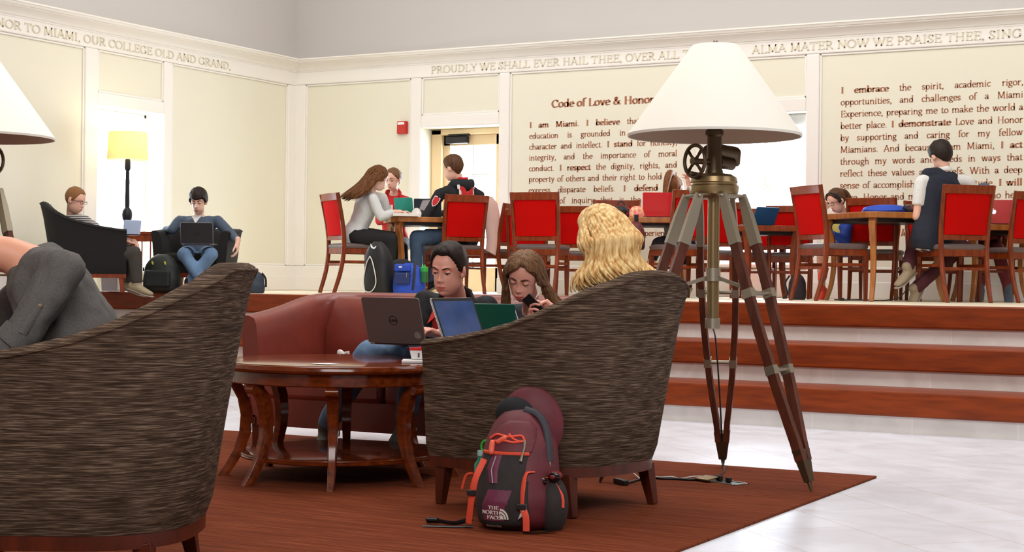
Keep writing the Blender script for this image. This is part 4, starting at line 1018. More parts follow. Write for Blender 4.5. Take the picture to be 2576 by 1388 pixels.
    if shoes and legs:
        for sd in 'LR':
            if 'an'+sd in P:
                a = P['an'+sd]; d = V(P['to'+sd])-a if 'to'+sd in P else bf*.16+Vector((0, 0, -.06)); d = Vector(d).normalized(); dn = Vector((0, 0, -1)); dn = (dn-d*dn.dot(d)).normalized()
                m2 = MB(); m2.tube([a-d*.045*s+dn*.035*s, a+d*.03*s+dn*.04*s, a+d*.10*s+dn*.052*s, a+d*.165*s+dn*.058*s], [(.040*s, .034*s), (.038*s, .040*s), (.030*s, .044*s), (.020*s, .036*s)], 14, round_=True, up=dn)
                m2.tube([a-dn*.02, a+dn*.04*s], [.040*s, .040*s], 12, round_=True)
                me = remesh(m2, .009, 3); me.materials.append(shoes); sh_ = link('shoe', me, b, 180, off=base)
                m3 = MB(); pts = [a-d*.07*s+dn*.072*s, a+d*.04*s+dn*.078*s, a+d*.12*s+dn*.084*s, a+d*.185*s+dn*.080*s]; m3.tube(pts, [(.010, .032*s), (.010, .038*s), (.010, .042*s), (.009, .030*s)], 12, round_=True, up=dn); m3.build('sole', MT['sole'], sh_, smooth=60, off=base)
    return b, Mh, dict(P, shL=shL, shR=shR, up=up, fw=fw, lf=lf, Rt=Rt, s=s, base=base, L=L, torso=torso)
MT['sole'] = mat('rubber_sole', (150, 140, 126), .8)
def short_hair(b, Mh, base, m, hl=HL_M, thick=.014, top=1.5, **kw):
    mb = MB(); hair_cap(mb, Mh, hl, thick, top, **kw); return mb.build('hair', m, b, smooth=180, off=base)
def strands(b, base, m, curves, r0, name='hair', n=7, cap_=None, jit=0.0):
    """one hair mesh out of many tapered locks"""
    mb = MB()
    if cap_: cap_(mb)
    for c in curves:
        pts = spline(c, 6); K = len(pts)
        mb.tube(pts, [(r0*(.55+.45*sin(pi*min(1, (i+1)/K*1.15)))*(1 if i < K*.7 else max(.15, 1-(i-K*.7)/(K*.3)*.85)),)*2 for i in range(K)], n, round_=False)
    return mb.build(name, m, b, smooth=180, off=base)
def scalp(Mh, az, el, extra=.012, fem=1): return Mh @ (head_pt(radians(az), radians(el), fem, False)+head_pt(radians(az), radians(el), fem, False).normalized()*extra)
def hair_locks(Mh, N, seed, azr, starts, guide, wave=0.0, wl=.09, spread=.03, coh=0):
    """locks that run over the scalp and then down a guide; guide(t, az)->(offset right, back, up) in head space below the nape"""
    R = random.Random(seed); out = []
    for i in range(N):
        az = R.uniform(*azr); az = az if R.random() < .5 else az
        e0 = R.uniform(*starts); pts = [scalp(Mh, az*.55, min(88, e0+35), -.002), scalp(Mh, az*.85, e0, .010+R.uniform(0, .006)), scalp(Mh, az, max(-10, e0-45), .015+R.uniform(0, .010))]
        last = pts[-1]; ph = R.uniform(0, 6.28) if not coh else radians(az)*coh+R.uniform(-.5, .5); jx, jy = R.uniform(-1, 1)*spread, R.uniform(-1, 1)*spread
        for t in (.15, .3, .45, .6, .75, .9, 1.0):
            o = guide(t*R.uniform(.97, 1.03), az); wv = sin(t/wl*.6+ph)*wave*(.35+t); ra = radians(az); q = Mh @ (Vector(o)+Vector((jx*(.4+t), jy*(.4+t), 0))+Vector((cos(ra)*wv-sin(ra)*wv*.5, sin(ra)*wv+cos(ra)*wv*.5, 0)))
            pts.append(q)
        out.append(pts)
    return out

# ---------------------------------------------------------------- the people of the photograph
def cl(name, rgb, rough=.85, **k): return mat(name, rgb, rough, bump=(90, .12), **k)
MT['denim'] = mat('blue_denim', (58, 78, 104), .85, var=(7, .35), bump=(400, .15)); MT['lightdenim'] = mat('faded_denim', (92, 120, 152), .85, var=(6, .3), bump=(400, .15))
MT['blackcloth'] = cl('black_cloth', (19, 19, 22)); MT['navycloth'] = cl('navy_cloth', (24, 28, 44))
HB = hair_mat('brown_hair', (98, 62, 36), (62, 38, 22)); HDK = hair_mat('dark_brown_hair', (44, 30, 22), (26, 18, 14), (200, 200, 40)); HLB = hair_mat('light_brown_hair', (132, 94, 62), (88, 60, 40)); HGI = hair_mat('ginger_buzz', (150, 104, 62), (120, 80, 46), (300, 300, 300))
HBL = hair_mat('blonde_hair', (250, 220, 160), (196, 142, 76), (70, 70, 9)); HAU = hair_mat('auburn_hair', (138, 82, 38), (84, 48, 22))
FAIR, RUDDY, PALE = ('fair', (226, 176, 154)), ('ruddy', (234, 166, 146)), ('pale', (228, 184, 164))

# 1 man with the grey laptop on the sofa
D0 = 8.75
J = dict(bf=(-.22, -.97), hf=(-.42, -.91), pitch=17, roll=-4, hs=1.03, jf=-.8, head=(1128, 678, 8.62), neck=(1152, 756, 8.86), pel=(1130, 905, 9.02), shL=(1224, 770, 8.82), shR=(1068, 756, 8.92),
         elL=(1216, 880, 8.62), wrL=(1110, 842, 8.46), elR=(1040, 860, 8.80), wrR=(1012, 836, 8.52), knL=(1050, 893, 8.42), knR=(925, 890, 8.42), anL=(1015, 1062, 8.46), anR=(820, 1075, 8.60), toL=(990, 1092, 8.35), toR=(812, 1098, 8.5))
b, Mh, P = person('short haired man in a black jacket and red polo, looking down at a grey laptop', J, RUDDY, 0, 1.12, True, MT['blackcloth'], 1.0, MT['lightdenim'], cl('grey_suede', (90, 84, 78)), .97, wr=.009)
short_hair(b, Mh, P['base'], HDK, ([0, 25, 38, 52, 66, 80, 100, 118, 145, 180], [.084, .086, .078, .050, .008, -.004, .006, -.030, -.062, -.072]), .009, 2.2); make_eyes(b, Mh, P['base'], .64, skinm=SKIN['ruddy'][0], squeeze=.003)
up, fw, lf, nb = P['up'], P['fw'], P['lf'], P['neck']
mb = MB()                                                   # red polo shirt showing in the open jacket
q0 = nb+fw*.055-up*.02; 
mb.ell(nb-up*.10+fw*.105-lf*.022, (.088, .034, .13), P['Rt'], 18, 12); mb.build('polo_shirt', cl('red_polo', (196, 44, 36)), b, smooth=180, off=P['base'])
mb = MB()
for sg in (-1, 1):
    a0, a1, a2, a3 = nb+up*.03-fw*.05*0+lf*sg*.062+fw*.02, nb-up*.0+lf*sg*.03+fw*.085, nb-up*.115+lf*(sg*.092-.035)+fw*.142, nb-up*.03+lf*sg*.112+fw*.06
    mb.loft([[a0, a1, a2, a3], [p+fw*.012+up*.006 for p in (a0, a1, a2, a3)]])
mb.build('collar', cl('red_collar', (206, 52, 42)), b, smooth=0, off=P['base'], bevel=.004)
mb = MB(); mb.ell(nb-up*.185+fw*.122, (.034, .014, .062), P['Rt'], 14, 10); mb.build('undershirt', mat('orange_print_shirt', (206, 92, 40), .8, var=(60, .5)), b, smooth=180, off=P['base'])
mb = MB()                                                   # stand up jacket collar
mb.tube([nb+lf*sx_+fw*fy+up*uz for sx_, fy, uz in ((.10, .085, -.03), (.098, .02, .012), (.06, -.05, .03), (0, -.075, .035), (-.06, -.05, .03), (-.098, .02, .012), (-.10, .085, -.03))], [(.040, .012)]*7, 10, up=up); mb.build('jacket_collar', MT['blackcloth'], b, smooth=180, off=P['base'])
SOFAMAN = b

# 2 woman with the phone
J = dict(bf=(-.25, -.97), hf=(-.34, -.94), pitch=30, roll=-8, head=(1318, 696, 8.42), neck=(1345, 778, 8.66), pel=(1335, 905, 8.85), shL=(1416, 800, 8.6), shR=(1262, 796, 8.70),
         elL=(1420, 850, 8.35), wrL=(1404, 790, 8.06), elR=(1300, 880, 8.30), wrR=(1362, 822, 8.06), knL=(1400, 900, 8.2), knR=(1280, 905, 8.2), anL=(1400, 1080, 8.3), anR=(1290, 1085, 8.3))
hd = cam_dir(-.9, -.1)
b, Mh, P = person('brown haired woman in a dark top bent over her phone with white earphones', J, RUDDY, 1, 1.10, True, cl('charcoal_knit', (36, 40, 50)), 1.0, MT['denim'], MT['blackcloth'], wr=.005,
                  handkw={'L': dict(f=(cam_dir(-1, .1)+Vector((0, 0, .75))), n=cam_dir(-.5, -.3)+Vector((0, 0, -.7)), curl=(6, 55, 60, 62), thumb=(30, 30)), 'R': dict(f=(cam_dir(-.25, -.15)+Vector((0, 0, 1.0))), n=cam_dir(.8, -.5), curl=(38, 42, 45, 50), thumb=(25, 10))})
def g2(t, az):
    sg = 1 if az < 0 else -1                                # head right = image left
    if sg > 0: return (.088+.010*t, .015-.01*t, -.02-.26*t)
    return (-.095-.15*t*t, -.03-.03*t, -.02-.24*t)
def cap2(mb): hair_cap(mb, Mh, HL_F, .013, 1.3, part=.008, fem=1)
loc = hair_locks(Mh, 64, 4, (-118, -72), (28, 60), g2, .004, .09, .016)+hair_locks(Mh, 90, 5, (72, 165), (28, 60), g2, .005, .09, .024)
strands(b, P['base'], HLB, loc, .0095, cap_=cap2)
R = random.Random(8); fr = []
for i in range(46):                                         # side swept fringe
    a0 = R.uniform(-20, 18); fr.append([scalp(Mh, 10+a0*.3, 74+R.uniform(-4, 6), .010), scalp(Mh, -14+a0*.6, 56+R.uniform(-5, 5), .016), scalp(Mh, -40+a0*.8, 44+R.uniform(-6, 6), .017), scalp(Mh, -66+a0*.7, 26+R.uniform(-5, 5), .014), scalp(Mh, -84+a0*.5, 2, .012)])
for i in range(40):
    a0 = R.uniform(-20, 18); fr.append([scalp(Mh, 12+a0*.3, 74+R.uniform(-4, 6), .010), scalp(Mh, 40+a0*.6, 52+R.uniform(-5, 5), .014), scalp(Mh, 70+a0*.6, 34+R.uniform(-5, 5), .015), scalp(Mh, 102+a0*.5, 10, .014)])
strands(b, P['base'], HLB, fr, .0075, 'fringe')
make_eyes(b, Mh, P['base'], .85, skinm=SKIN['ruddy'][0], browm=HB)
pn = P['wrR'].lerp(P['wrL'], .25)
PHONE_AT = at(1344, 768, 7.99)
mb = MB(); e = Mh @ Vector((-.079, .006, -.006)); mb.ell(e, .008, n=10, k=8); c1 = spline([e, Mh @ Vector((-.088, .02, -.05)), at(1350, 745, 8.3), at(1326, 800, 8.35), at(1310, 830, 8.3)], 8); mb.tube(c1, .0022, 6)
c2 = spline([Mh @ Vector((.079, .01, -.01)), at(1287, 745, 8.38), at(1296, 780, 8.38), at(1306, 812, 8.34), at(1312, 835, 8.3)], 8); mb.tube(c2, .0022, 6); mb.build('earphones', mat('white_cable', (225, 222, 218), .4), b, smooth=60, off=P['base'])

# 3 blonde woman seen from behind
J = dict(bf=(-.86, .5), hf=(-.80, .60), pitch=12, head=(1508, 594, 6.90), neck=(1532, 674, 6.98), pel=(1560, 905, 7.02), elL=(1480, 800, 6.75), wrL=(1400, 850, 6.8), elR=(1510, 790, 7.3), wrR=(1400, 840, 7.1), knL=(1300, 925, 6.85), knR=(1310, 915, 7.15), anL=(1290, 1170, 6.8), anR=(1290, 1150, 7.15))
b, Mh, P = person('long wavy blonde haired woman seen from behind in the nearest tub armchair', J, FAIR, 1, 1.0, False, cl('grey_blue_top', (84, 94, 104)), 1.0, MT['denim'], MT['blackcloth'])
def g3(t, az):
    a = radians(az); rr_ = .122+.040*t+.016*sin(t*8.5+.6)
    return (-sin(a)*rr_, cos(a)*rr_*.95-.03, .0-.235*t)
def cap3(mb):
    hair_cap(mb, Mh, HL_F, .020, 1.25, fem=1)
    mb.loft([[Mh @ Vector((r*1.02*cos(2*pi*j/24), r*.9*sin(2*pi*j/24)-.035, z)) for j in range(24)] for r, z in ((.085, .02), (.100, -.05), (.110, -.12), (.105, -.19), (.06, -.225))])
loc = hair_locks(Mh, 300, 11, (68, 292), (35, 78), g3, .026, .105, .016, 2.2)
for L_ in loc: pass
strands(b, P['base'], HBL, loc, .0115, cap_=cap3, n=7)
BLONDE = b

# 4 leaning person in grey, cut by the left edge
J = dict(bf=(-.98, -.20), hf=(-1, -.1), pitch=40, head=(-118, 612, 5.05), neck=(88, 640, 5.12), pel=(268, 1000, 5.14), shL=(160, 676, 4.92), shR=(120, 655, 5.36), elL=(60, 832, 4.86), wrL=(-60, 955, 4.80), elR=(-40, 860, 5.4), wrR=(-140, 960, 5.3),
         knL=(-130, 1075, 4.98), knR=(-110, 1065, 5.32), anL=(-170, 1360, 4.95), anR=(-150, 1340, 5.3))
MT['heather'] = cl('heather_grey_knit', (92, 88, 86), var=(220, .25))
b, Mh, P = person('person in a heather grey shirt with rolled sleeves leaning forward at the left edge', J, ('warm', (226, 160, 130)), 0, 1.18, True, MT['heather'], .88, MT['lightdenim'], MT['blackcloth'], wr=.010, belly=1.18)
short_hair(b, Mh, P['base'], HDK)
mb = MB(); e, w_ = P['elL'], P['wrL']; d = (e-P['shL']).normalized(); c = P['shL'].lerp(e, .93)
dd = (w_-e).normalized(); mb.tube([e+dd*.010, e+dd*.065], [.060, .058], 20); mb.build('rolled_cuff', MT['heather'], b, smooth=60, off=P['base'])
mb = MB(); tp = P['shL'].lerp(e, .60)-ray(60, 760)*.055; mb.tube([tp, tp-d*-.10], [(.014, .005)]*2, 8, up=(0, 0, 1)); mb.build('sleeve_tab', MT['heather'], b, smooth=60, off=P['base'])
mb = MB(); mb.ell(tp-ray(60, 760)*.004, (.008, .003, .008), rot_to(-ray(60, 760)), 14, 8); mb.build('button', mat('brown_button', (120, 96, 76), .4), b, smooth=180, off=P['base'])

# 5 woman in the white denim shirt
J = dict(bf=(.93, .36), hf=(.80, .58), pitch=22, head=(953, 449, 15.98), neck=(932, 484, 16.02), pel=(890, 592, 16.05), shR=(938, 500, 15.86), shL=(962, 498, 16.18), elR=(958, 545, 15.84), wrR=(993, 533, 15.95), elL=(975, 548, 16.25), wrL=(1003, 533, 16.15),
         knR=(985, 600, 15.90), knL=(990, 598, 16.15), anR=(975, 712, 15.95), anL=(985, 710, 16.15), toR=(1000, 725, 15.95), toL=(1012, 722, 16.15))
b, Mh, P = person('long haired woman in a white denim shirt leaning on the left oak table', J, PALE, 1, 1.0, False, cl('white_denim_shirt', (206, 208, 208)), .93, MT['blackcloth'], MT['blackcloth'], wr=.006, handkw={'R': dict(f=cam_dir(1, .1)), 'L': dict(f=cam_dir(1, .1))})
def g5(t, az):
    a = radians(az); return (-sin(a)*(.09-.02*t), cos(a)*.08-.055-.075*t-.10*t*t, -.0-.34*t)
strands(b, P['base'], hair_mat('long_brown_hair', (120, 72, 30), (66, 36, 16)), hair_locks(Mh, 120, 21, (80, 280), (30, 70), g5, .003, .09, .020), .011, cap_=lambda mb: hair_cap(mb, Mh, HL_F, .016, 1.2, fem=1))

# 6 woman in the red hooded top
J = dict(bf=(-.25, -.97), hf=(-.45, -.89), pitch=15, head=(989, 452, 16.72), neck=(990, 489, 16.80), pel=(993, 612, 16.95), shR=(958, 506, 16.80), shL=(1022, 506, 16.75), elR=(955, 556, 16.68), wrR=(985, 548, 16.5), elL=(1030, 556, 16.65), wrL=(1005, 548, 16.5),
         knR=(970, 622, 16.5), knL=(1012, 622, 16.5), anR=(975, 712, 16.5), anL=(1015, 712, 16.5))
b, Mh, P = person('woman in a red hooded top facing front behind the left oak table', J, FAIR, 1, 1.0, False, cl('red_fleece', (190, 22, 28)), 1.0, MT['blackcloth'], MT['blackcloth'])
hair_cap_mb = MB(); hair_cap(hair_cap_mb, Mh, HL_F, .010, 1.3, fem=1); hair_cap_mb.ell(Mh @ Vector((0, -.13, .03)), (.03, .05, .03), Mh.to_3x3(), 12, 8); hair_cap_mb.build('hair', HLB, b, smooth=180, off=P['base'])
make_eyes(b, Mh, P['base'], .6, skinm=SKIN['fair'][0], browm=HLB)
mb = MB(); o = P['neck']-P['up']*.17+P['fw']*.128; draw_text(mb, 'MIAMI', 0, 0, .13, lambda x, y, d: o+P['lf']*(-.125+x)*-1*-1+P['up']*y+P['fw']*d, bold=True, t=.012)
mb.build('chest_print', mat('white_print', (235, 232, 228), .8), b, smooth=0, off=P['base'])
mb = MB(); mb.tube([P['neck']+P['lf']*a+P['fw']*f_+P['up']*u_ for a, f_, u_ in ((.07, .07, -.03), (.075, 0, .02), (.04, -.06, .03), (-.04, -.06, .03), (-.075, 0, .02), (-.07, .07, -.03))], [(.028, .016)]*6, 10, up=P['up']); mb.build('collar', cl('red_collar_fleece', (182, 20, 26)), b, smooth=180, off=P['base'])

# 7 man in the black hooded sweatshirt
J = dict(bf=(-.62, .78), hf=(-.86, .50), pitch=14, head=(1139, 423, 16.22), neck=(1157, 462, 16.26), pel=(1166, 596, 16.26), shL=(1106, 488, 16.16), shR=(1205, 492, 16.36), elL=(1071, 547, 16.09), wrL=(1050, 534, 16.29), elR=(1180, 560, 16.64), wrR=(1110, 535, 16.74),
         knL=(1046, 596, 16.09), knR=(1075, 592, 16.44), anL=(1050, 712, 16.14), anR=(1080, 710, 16.44), toL=(1030, 722, 16.19), toR=(1055, 720, 16.49))
HOOD = cl('black_sweatshirt', (22, 22, 26))
b, Mh, P = person('man in a black hooded sweatshirt with a red letter M seen from behind', J, FAIR, 0, 1.06, False, HOOD, 1.0, MT['denim'], MT['blackcloth'], wr=.007)
short_hair(b, Mh, P['base'], HB)
up, fw, lf, nb = P['up'], P['fw'], P['lf'], P['neck']
mb = MB(); mb.tube([nb+lf*a+fw*f_+up*u_ for a, f_, u_ in ((.085, .06, -.02), (.105, -.02, .005), (.07, -.10, -.01), (0, -.125, -.03), (-.07, -.10, -.01), (-.105, -.02, .005), (-.085, .06, -.02))], [(.030, .03), (.042, .036), (.055, .04), (.062, .042), (.055, .04), (.042, .036), (.03, .03)], 14, round_=True, up=up)
me = remesh(mb, .012, 4); me.materials.append(HOOD); link('hood', me, b, 180, off=P['base'])
mb = MB(); mb.tube([nb+lf*a+fw*f_+up*u_ for a, f_, u_ in ((.06, .05, .02), (.07, -.02, .045), (.045, -.065, .048), (0, -.08, .045), (-.045, -.065, .048), (-.07, -.02, .045), (-.06, .05, .02))], .016, 10, round_=True, up=up); mb.build('hood_lining', cl('red_lining', (200, 30, 34)), b, smooth=180, off=P['base'])
# block letter M with a white edge on the back
oM = nb-up*.125-fw*.136+lf*.012
Mo = [(-.5, .5), (-.26, .5), (0, .08), (.26, .5), (.5, .5), (.5, .3), (.43, .3), (.43, -.3), (.5, -.3), (.5, -.5), (.17, -.5), (.17, -.3), (.23, -.3), (.23, .05), (0, -.34), (-.23, .05), (-.23, -.3), (-.17, -.3), (-.17, -.5), (-.5, -.5), (-.5, -.3), (-.43, -.3), (-.43, .3), (-.5, .3)]
def big(poly, e):
    return [(x*(1+e)+(.03 if x > 0 else -.03)*e*4, y*(1+e)) for x, y in poly]
for nm, poly, t_, m_ in (('letter_outline', big(Mo, .22), .010, mat('white_felt', (228, 226, 222), .85)), ('letter', Mo, .016, mat('red_felt', (196, 28, 34), .85))):
    mb = MB(); mb.prism(poly, lambda x, y, d: oM-lf*(x*.165)+up*(y*.175)-fw*(d-.012)-fw*(-.10*(x*.185)**2*12), t_); mb.build(nm, m_, b, smooth=0, off=P['base'])
sp = P['shL'].lerp(P['elL'], .36); sn = -ray(1087, 482); su = (P['shL']-P['elL']).normalized(); sn = (sn-su*sn.dot(su)).normalized(); sl = su.cross(sn)
for nm, k, t_, m_ in (('shield_edge', 1.2, .005, (228, 226, 222)), ('shield', 1.0, .008, (196, 40, 44))):
    mb = MB(); mb.prism([(-.5, .5), (0, .58), (.5, .5), (.5, -.1), (.3, -.42), (0, -.62), (-.3, -.42), (-.5, -.1)], lambda x, y, d: sp+sl*(x*.055*k)+su*(y*.085*k)+sn*(.050+d), t_); mb.build(nm, mat('felt_'+nm, m_, .85), b, smooth=0, off=P['base'])

# 8 man in the navy vest
J = dict(bf=(-.25, .97), hf=(-.40, .91), pitch=26, head=(2366, 394, 13.80), neck=(2374, 434, 13.78), pel=(2345, 600, 13.72), shL=(2318, 458, 13.72), shR=(2436, 458, 13.80), elL=(2306, 545, 13.70), wrL=(2300, 540, 14.02), elR=(2462, 540, 13.85), wrR=(2420, 545, 14.1),
         knL=(2300, 622, 14.08), knR=(2420, 620, 14.12), anL=(2282, 676, 13.78), anR=(2300, 728, 13.85), toL=(2264, 690, 13.72), toR=(2288, 752, 13.80))
b, Mh, P = person('dark haired man in a navy vest over a white dotted shirt, back to us', J, FAIR, 0, 1.08, False, mat('white_dotted_shirt', (222, 220, 216), .85, var=(240, .25)), .34, mat('maroon_trousers', (74, 26, 34), .85), cl('tan_suede_shoe', (150, 132, 108)), 1.0, wr=.003)
short_hair(b, Mh, P['base'], HDK, thick=.016, top=1.5)
up, fw, lf, nb, pel = P['up'], P['fw'], P['lf'], P['neck'], P['pel']
mb = MB(); P['torso'](mb, 1.10, False)
mb.tube([nb-up*.055+lf*.140, nb-up*.045+lf*.06, nb-up*.045-lf*.06, nb-up*.055-lf*.140], [.066, .080, .080, .066], 16, round_=True)
me = remesh(mb, .012, 4, .003, 14); me.materials.append(MT['navycloth']); link('vest', me, b, 180, off=P['base'])
mb = MB(); mb.tube([nb+lf*.062*cos(a)+fw*.068*sin(a)+up*(.018+.012*-sin(a)) for a in [2*pi*j/20 for j in range(20)]], [(.022, .007)]*20, 8, up=up, closed=True); mb.build('shirt_collar', mat('white_collar', (226, 224, 220), .8), b, smooth=60, off=P['base'])

# 9 girl with the headband
J = dict(bf=(-.78, -.55), hf=(-.82, -.52), pitch=30, roll=6, head=(2104, 505, 14.75), neck=(2122, 545, 14.82), pel=(2120, 622, 14.86), shL=(2132, 556, 14.66), shR=(2092, 556, 14.98), elR=(2066, 590, 14.82), wrR=(2072, 528, 14.62), elL=(2128, 605, 14.62), wrL=(2092, 588, 14.58),
         knL=(2062, 626, 14.56), knR=(2066, 632, 14.84), anL=(2072, 668, 14.64), anR=(2068, 728, 14.80), toL=(2064, 690, 14.52), toR=(2058, 742, 14.72))
b, Mh, P = person('girl in glasses and a black headband wearing a blue jacket, reading', J, FAIR, 1, .92, False, mat('blue_jacket', (38, 72, 168), .7, bump=(60, .1)), 1.0, None, mat('orange_red_trainer', (226, 62, 34), .6), hands=True)
mb = MB(); hair_cap(mb, Mh, HL_F, .012, 1.2, fem=1); mb.tube(spline([Mh @ Vector((0, -.09, .06)), Mh @ Vector((0, -.14, .02)), Mh @ Vector((.0, -.15, -.07)), Mh @ Vector((0, -.12, -.17))], 5), [.022+.012*sin(pi*i/15) for i in range(16)], 12, round_=True); mb.build('hair', HB, b, smooth=180, off=P['base'])
mb = MB(); mb.loft([[Mh @ (head_pt(a, radians(e), 1, False)*1.18) for e in (40, 46, 52, 57)] for a in [radians(-88+8*i) for i in range(0)]] or [[Mh @ (Vector((.092*cos(q), .012+w_, .012+.105*sin(q)))) for w_ in (.0, .012, .026, .038)] for q in [radians(-12+204*i/24) for i in range(25)]], close=False)
hb = mb.build('headband', MT['blackcloth'], b, smooth=180, off=P['base']); k = hb.modifiers.new('solid', 'SOLIDIFY'); k.thickness = .005
mb = MB()
for sx in (-1, 1):
    c = Vector((sx*.031, .092, .004)); mb.tube([Mh @ (c+Vector((.023*cos(a), -.006*cos(a)*sx*0, .016*sin(a)))) for a in [2*pi*j/16 for j in range(16)]], .0022, 6, closed=True); mb.tube([Mh @ (c+Vector((sx*.023, 0, .004))), Mh @ Vector((sx*.074, .0, .004))], .002, 6)
mb.tube([Mh @ Vector((-.009, .094, .006)), Mh @ Vector((.009, .094, .006))], .002, 6); mb.build('glasses', MT['black'], b, smooth=60, off=P['base'])
up, fw, lf, nb = P['up'], P['fw'], P['lf'], P['neck']
mb = MB(); mb.ell(nb-up*.11+fw*.085, (.060, .04, .12), P['Rt'], 14, 10); mb.build('yellow_scarf', cl('yellow_knit', (222, 206, 110)), b, smooth=180, off=P['base'])
mb = MB(); mb.tube([P['shR']+fw*.05+up*.03, P['shR'].lerp(P['elR'], .3)+fw*.055-lf*.01], [(.014, .02)]*2, 8); mb.build('white_stripe', cl('white_stripe_cloth', (226, 226, 226)), b, smooth=60, off=P['base'])
mb = MB(); mb.ell(pel if False else P['pel']-up*.01, (.15, .115, .085), P['Rt'], 18, 12)
for sd in 'LR':
    h_ = P['pel']+lf*(.08 if sd == 'L' else -.08); mb.tube([h_, h_.lerp(P['kn'+sd], .45)], [.080, .072], 14)
me = remesh(mb, .014, 3); me.materials.append(mat('blue_shorts', (36, 66, 156), .75)); link('shorts', me, b, 180, off=P['base'])

# 10 person in the grey cap behind the rose laptop
J = dict(bf=(-.35, -.94), hf=(-.55, -.83), pitch=30, head=(2474, 494, 14.72), neck=(2490, 535, 14.76), pel=(2478, 618, 14.70), elL=(2530, 590, 14.56), wrL=(2492, 535, 14.50), elR=(2452, 590, 14.6), wrR=(2455, 575, 14.42), knL=(2510, 630, 14.40), knR=(2462, 632, 14.40), anL=(2536, 725, 14.32), anR=(2466, 722, 14.35), toL=(2540, 748, 14.15), toR=(2460, 748, 14.2))
b, Mh, P = person('person in a grey baseball cap bent behind the rose laptop', J, FAIR, 0, .94, False, mat('red_print_shirt', (150, 60, 60), .8, var=(40, .5)), .8, mat('maroon_jeans', (120, 44, 46), .8), cl('grey_trainer', (96, 104, 118)))
mb = MB(); hair_cap(mb, Mh, ([0, 60, 90, 140, 180], [.055, .04, .03, .0, -.01]), .016, 1.1, jit=.0)
mb.loft([[Mh @ Vector((x*k, .085+.0*k+q*(1-(x/.075)**2)*.075, .062-q*.012+o)) for x in [-.075+.015*i for i in range(11)]] for k, q, o in ((1, 0, .004), (1, 1, .004), (1, 1, -.004), (1, 0, -.004))], close=False)
mb.build('cap', cl('grey_blue_cap', (84, 90, 108)), b, smooth=60, off=P['base'])
mb = MB(); mb.ell(Mh @ Vector((.02, .096, .085)), (.022, .006, .012), Mh.to_3x3(), 12, 8); mb.build('cap_badge', mat('orange_badge', (200, 96, 60), .7), b, smooth=180, off=P['base'])

# 11 girl with the ponytail behind the red laptop
J = dict(bf=(-.15, .99), hf=(.35, .93), pitch=20, head=(1694, 474, 15.2), neck=(1700, 510, 15.15), pel=(1706, 612, 15.02), shR=(1738, 522, 15.2), elR=(1752, 540, 15.35), wrR=(1735, 470, 15.3), shL=(1668, 524, 15.1), elL=(1660, 560, 15.25), wrL=(1650, 540, 15.4), knL=(1655, 612, 15.22), knR=(1720, 610, 15.5), anL=(1628, 690, 15.2), anR=(1730, 715, 15.45))
J = {k: ((v[0], v[1], round(v[2]+.5, 2)) if isinstance(v, tuple) and len(v) == 3 else v) for k, v in J.items()}
b, Mh, P = person('ponytailed girl with white headphones behind the red laptop', J, FAIR, 1, .98, False, cl('grey_marl_top', (140, 138, 136)), 1.0, MT['navycloth'], MT['blackcloth'], .55)
mb = MB(); hair_cap(mb, Mh, HL_F, .014, 1.2, fem=1); mb.tube(spline([Mh @ Vector((0, -.07, .10)), Mh @ Vector((-.01, -.13, .115)), Mh @ Vector((-.02, -.17, .05)), Mh @ Vector((-.03, -.17, -.08)), Mh @ Vector((-.03, -.14, -.20))], 5), [.018+.018*sin(pi*min(1, (i+2)/21)) for i in range(21)], 12, round_=True); mb.build('hair', HAU, b, smooth=180, off=P['base'])
mb = MB(); mb.tube([Mh @ Vector((.10*cos(a), .0, .02+.115*sin(a))) for a in [radians(5+170*i/16) for i in range(17)]], .006, 8); mb.tube([Mh @ Vector((.082, 0, 0)), Mh @ Vector((.105, 0, 0))], .032, 14); mb.build('headphones', mat('white_plastic', (230, 230, 228), .35), b, smooth=40, off=P['base'])

# 12 man in the striped shirt in the far backlit armchair
J = dict(bf=(.80, -.20), hf=(.88, -.30), pitch=22, head=(190, 503, 14.55), neck=(182, 540, 14.62), pel=(205, 652, 14.66), shR=(208, 554, 14.48), shL=(176, 552, 14.82), elR=(258, 584, 14.60), wrR=(318, 606, 14.66), elL=(250, 600, 14.9), wrL=(318, 604, 14.75), knR=(338, 636, 14.5), knL=(335, 632, 14.8), anR=(345, 712, 14.5), anL=(330, 712, 14.8), toR=(385, 724, 14.45), toL=(370, 724, 14.75))
def stripes(name, a, b_, sc):
    m = bpy.data.materials.new(name); m.use_nodes = True; nt = m.node_tree; bs = nt.nodes['Principled BSDF']; tc = nt.nodes.new('ShaderNodeTexCoord'); w_ = nt.nodes.new('ShaderNodeTexWave'); w_.bands_direction = 'Z'; w_.inputs['Scale'].default_value = sc
    nt.links.new(tc.outputs['Object'], w_.inputs[0]); r = nt.nodes.new('ShaderNodeValToRGB'); r.color_ramp.interpolation = 'CONSTANT'; r.color_ramp.elements[0].color = lin(a)+(1,); r.color_ramp.elements[1].position = .5; r.color_ramp.elements[1].color = lin(b_)+(1,)
    nt.links.new(w_.outputs[0], r.inputs[0]); nt.links.new(r.outputs[0], bs.inputs['Base Color']); bs.inputs['Roughness'].default_value = .85; return m
b, Mh, P = person('man with ginger cropped hair and glasses in a grey striped shirt', J, FAIR, 0, 1.0, False, stripes('striped_jersey', (196, 190, 184), (74, 74, 78), 16), .36, cl('olive_trousers', (58, 54, 48)), mat('brown_trainers', (150, 136, 110), .7))
short_hair(b, Mh, P['base'], HGI, thick=.006, top=1.3)
mb = MB()
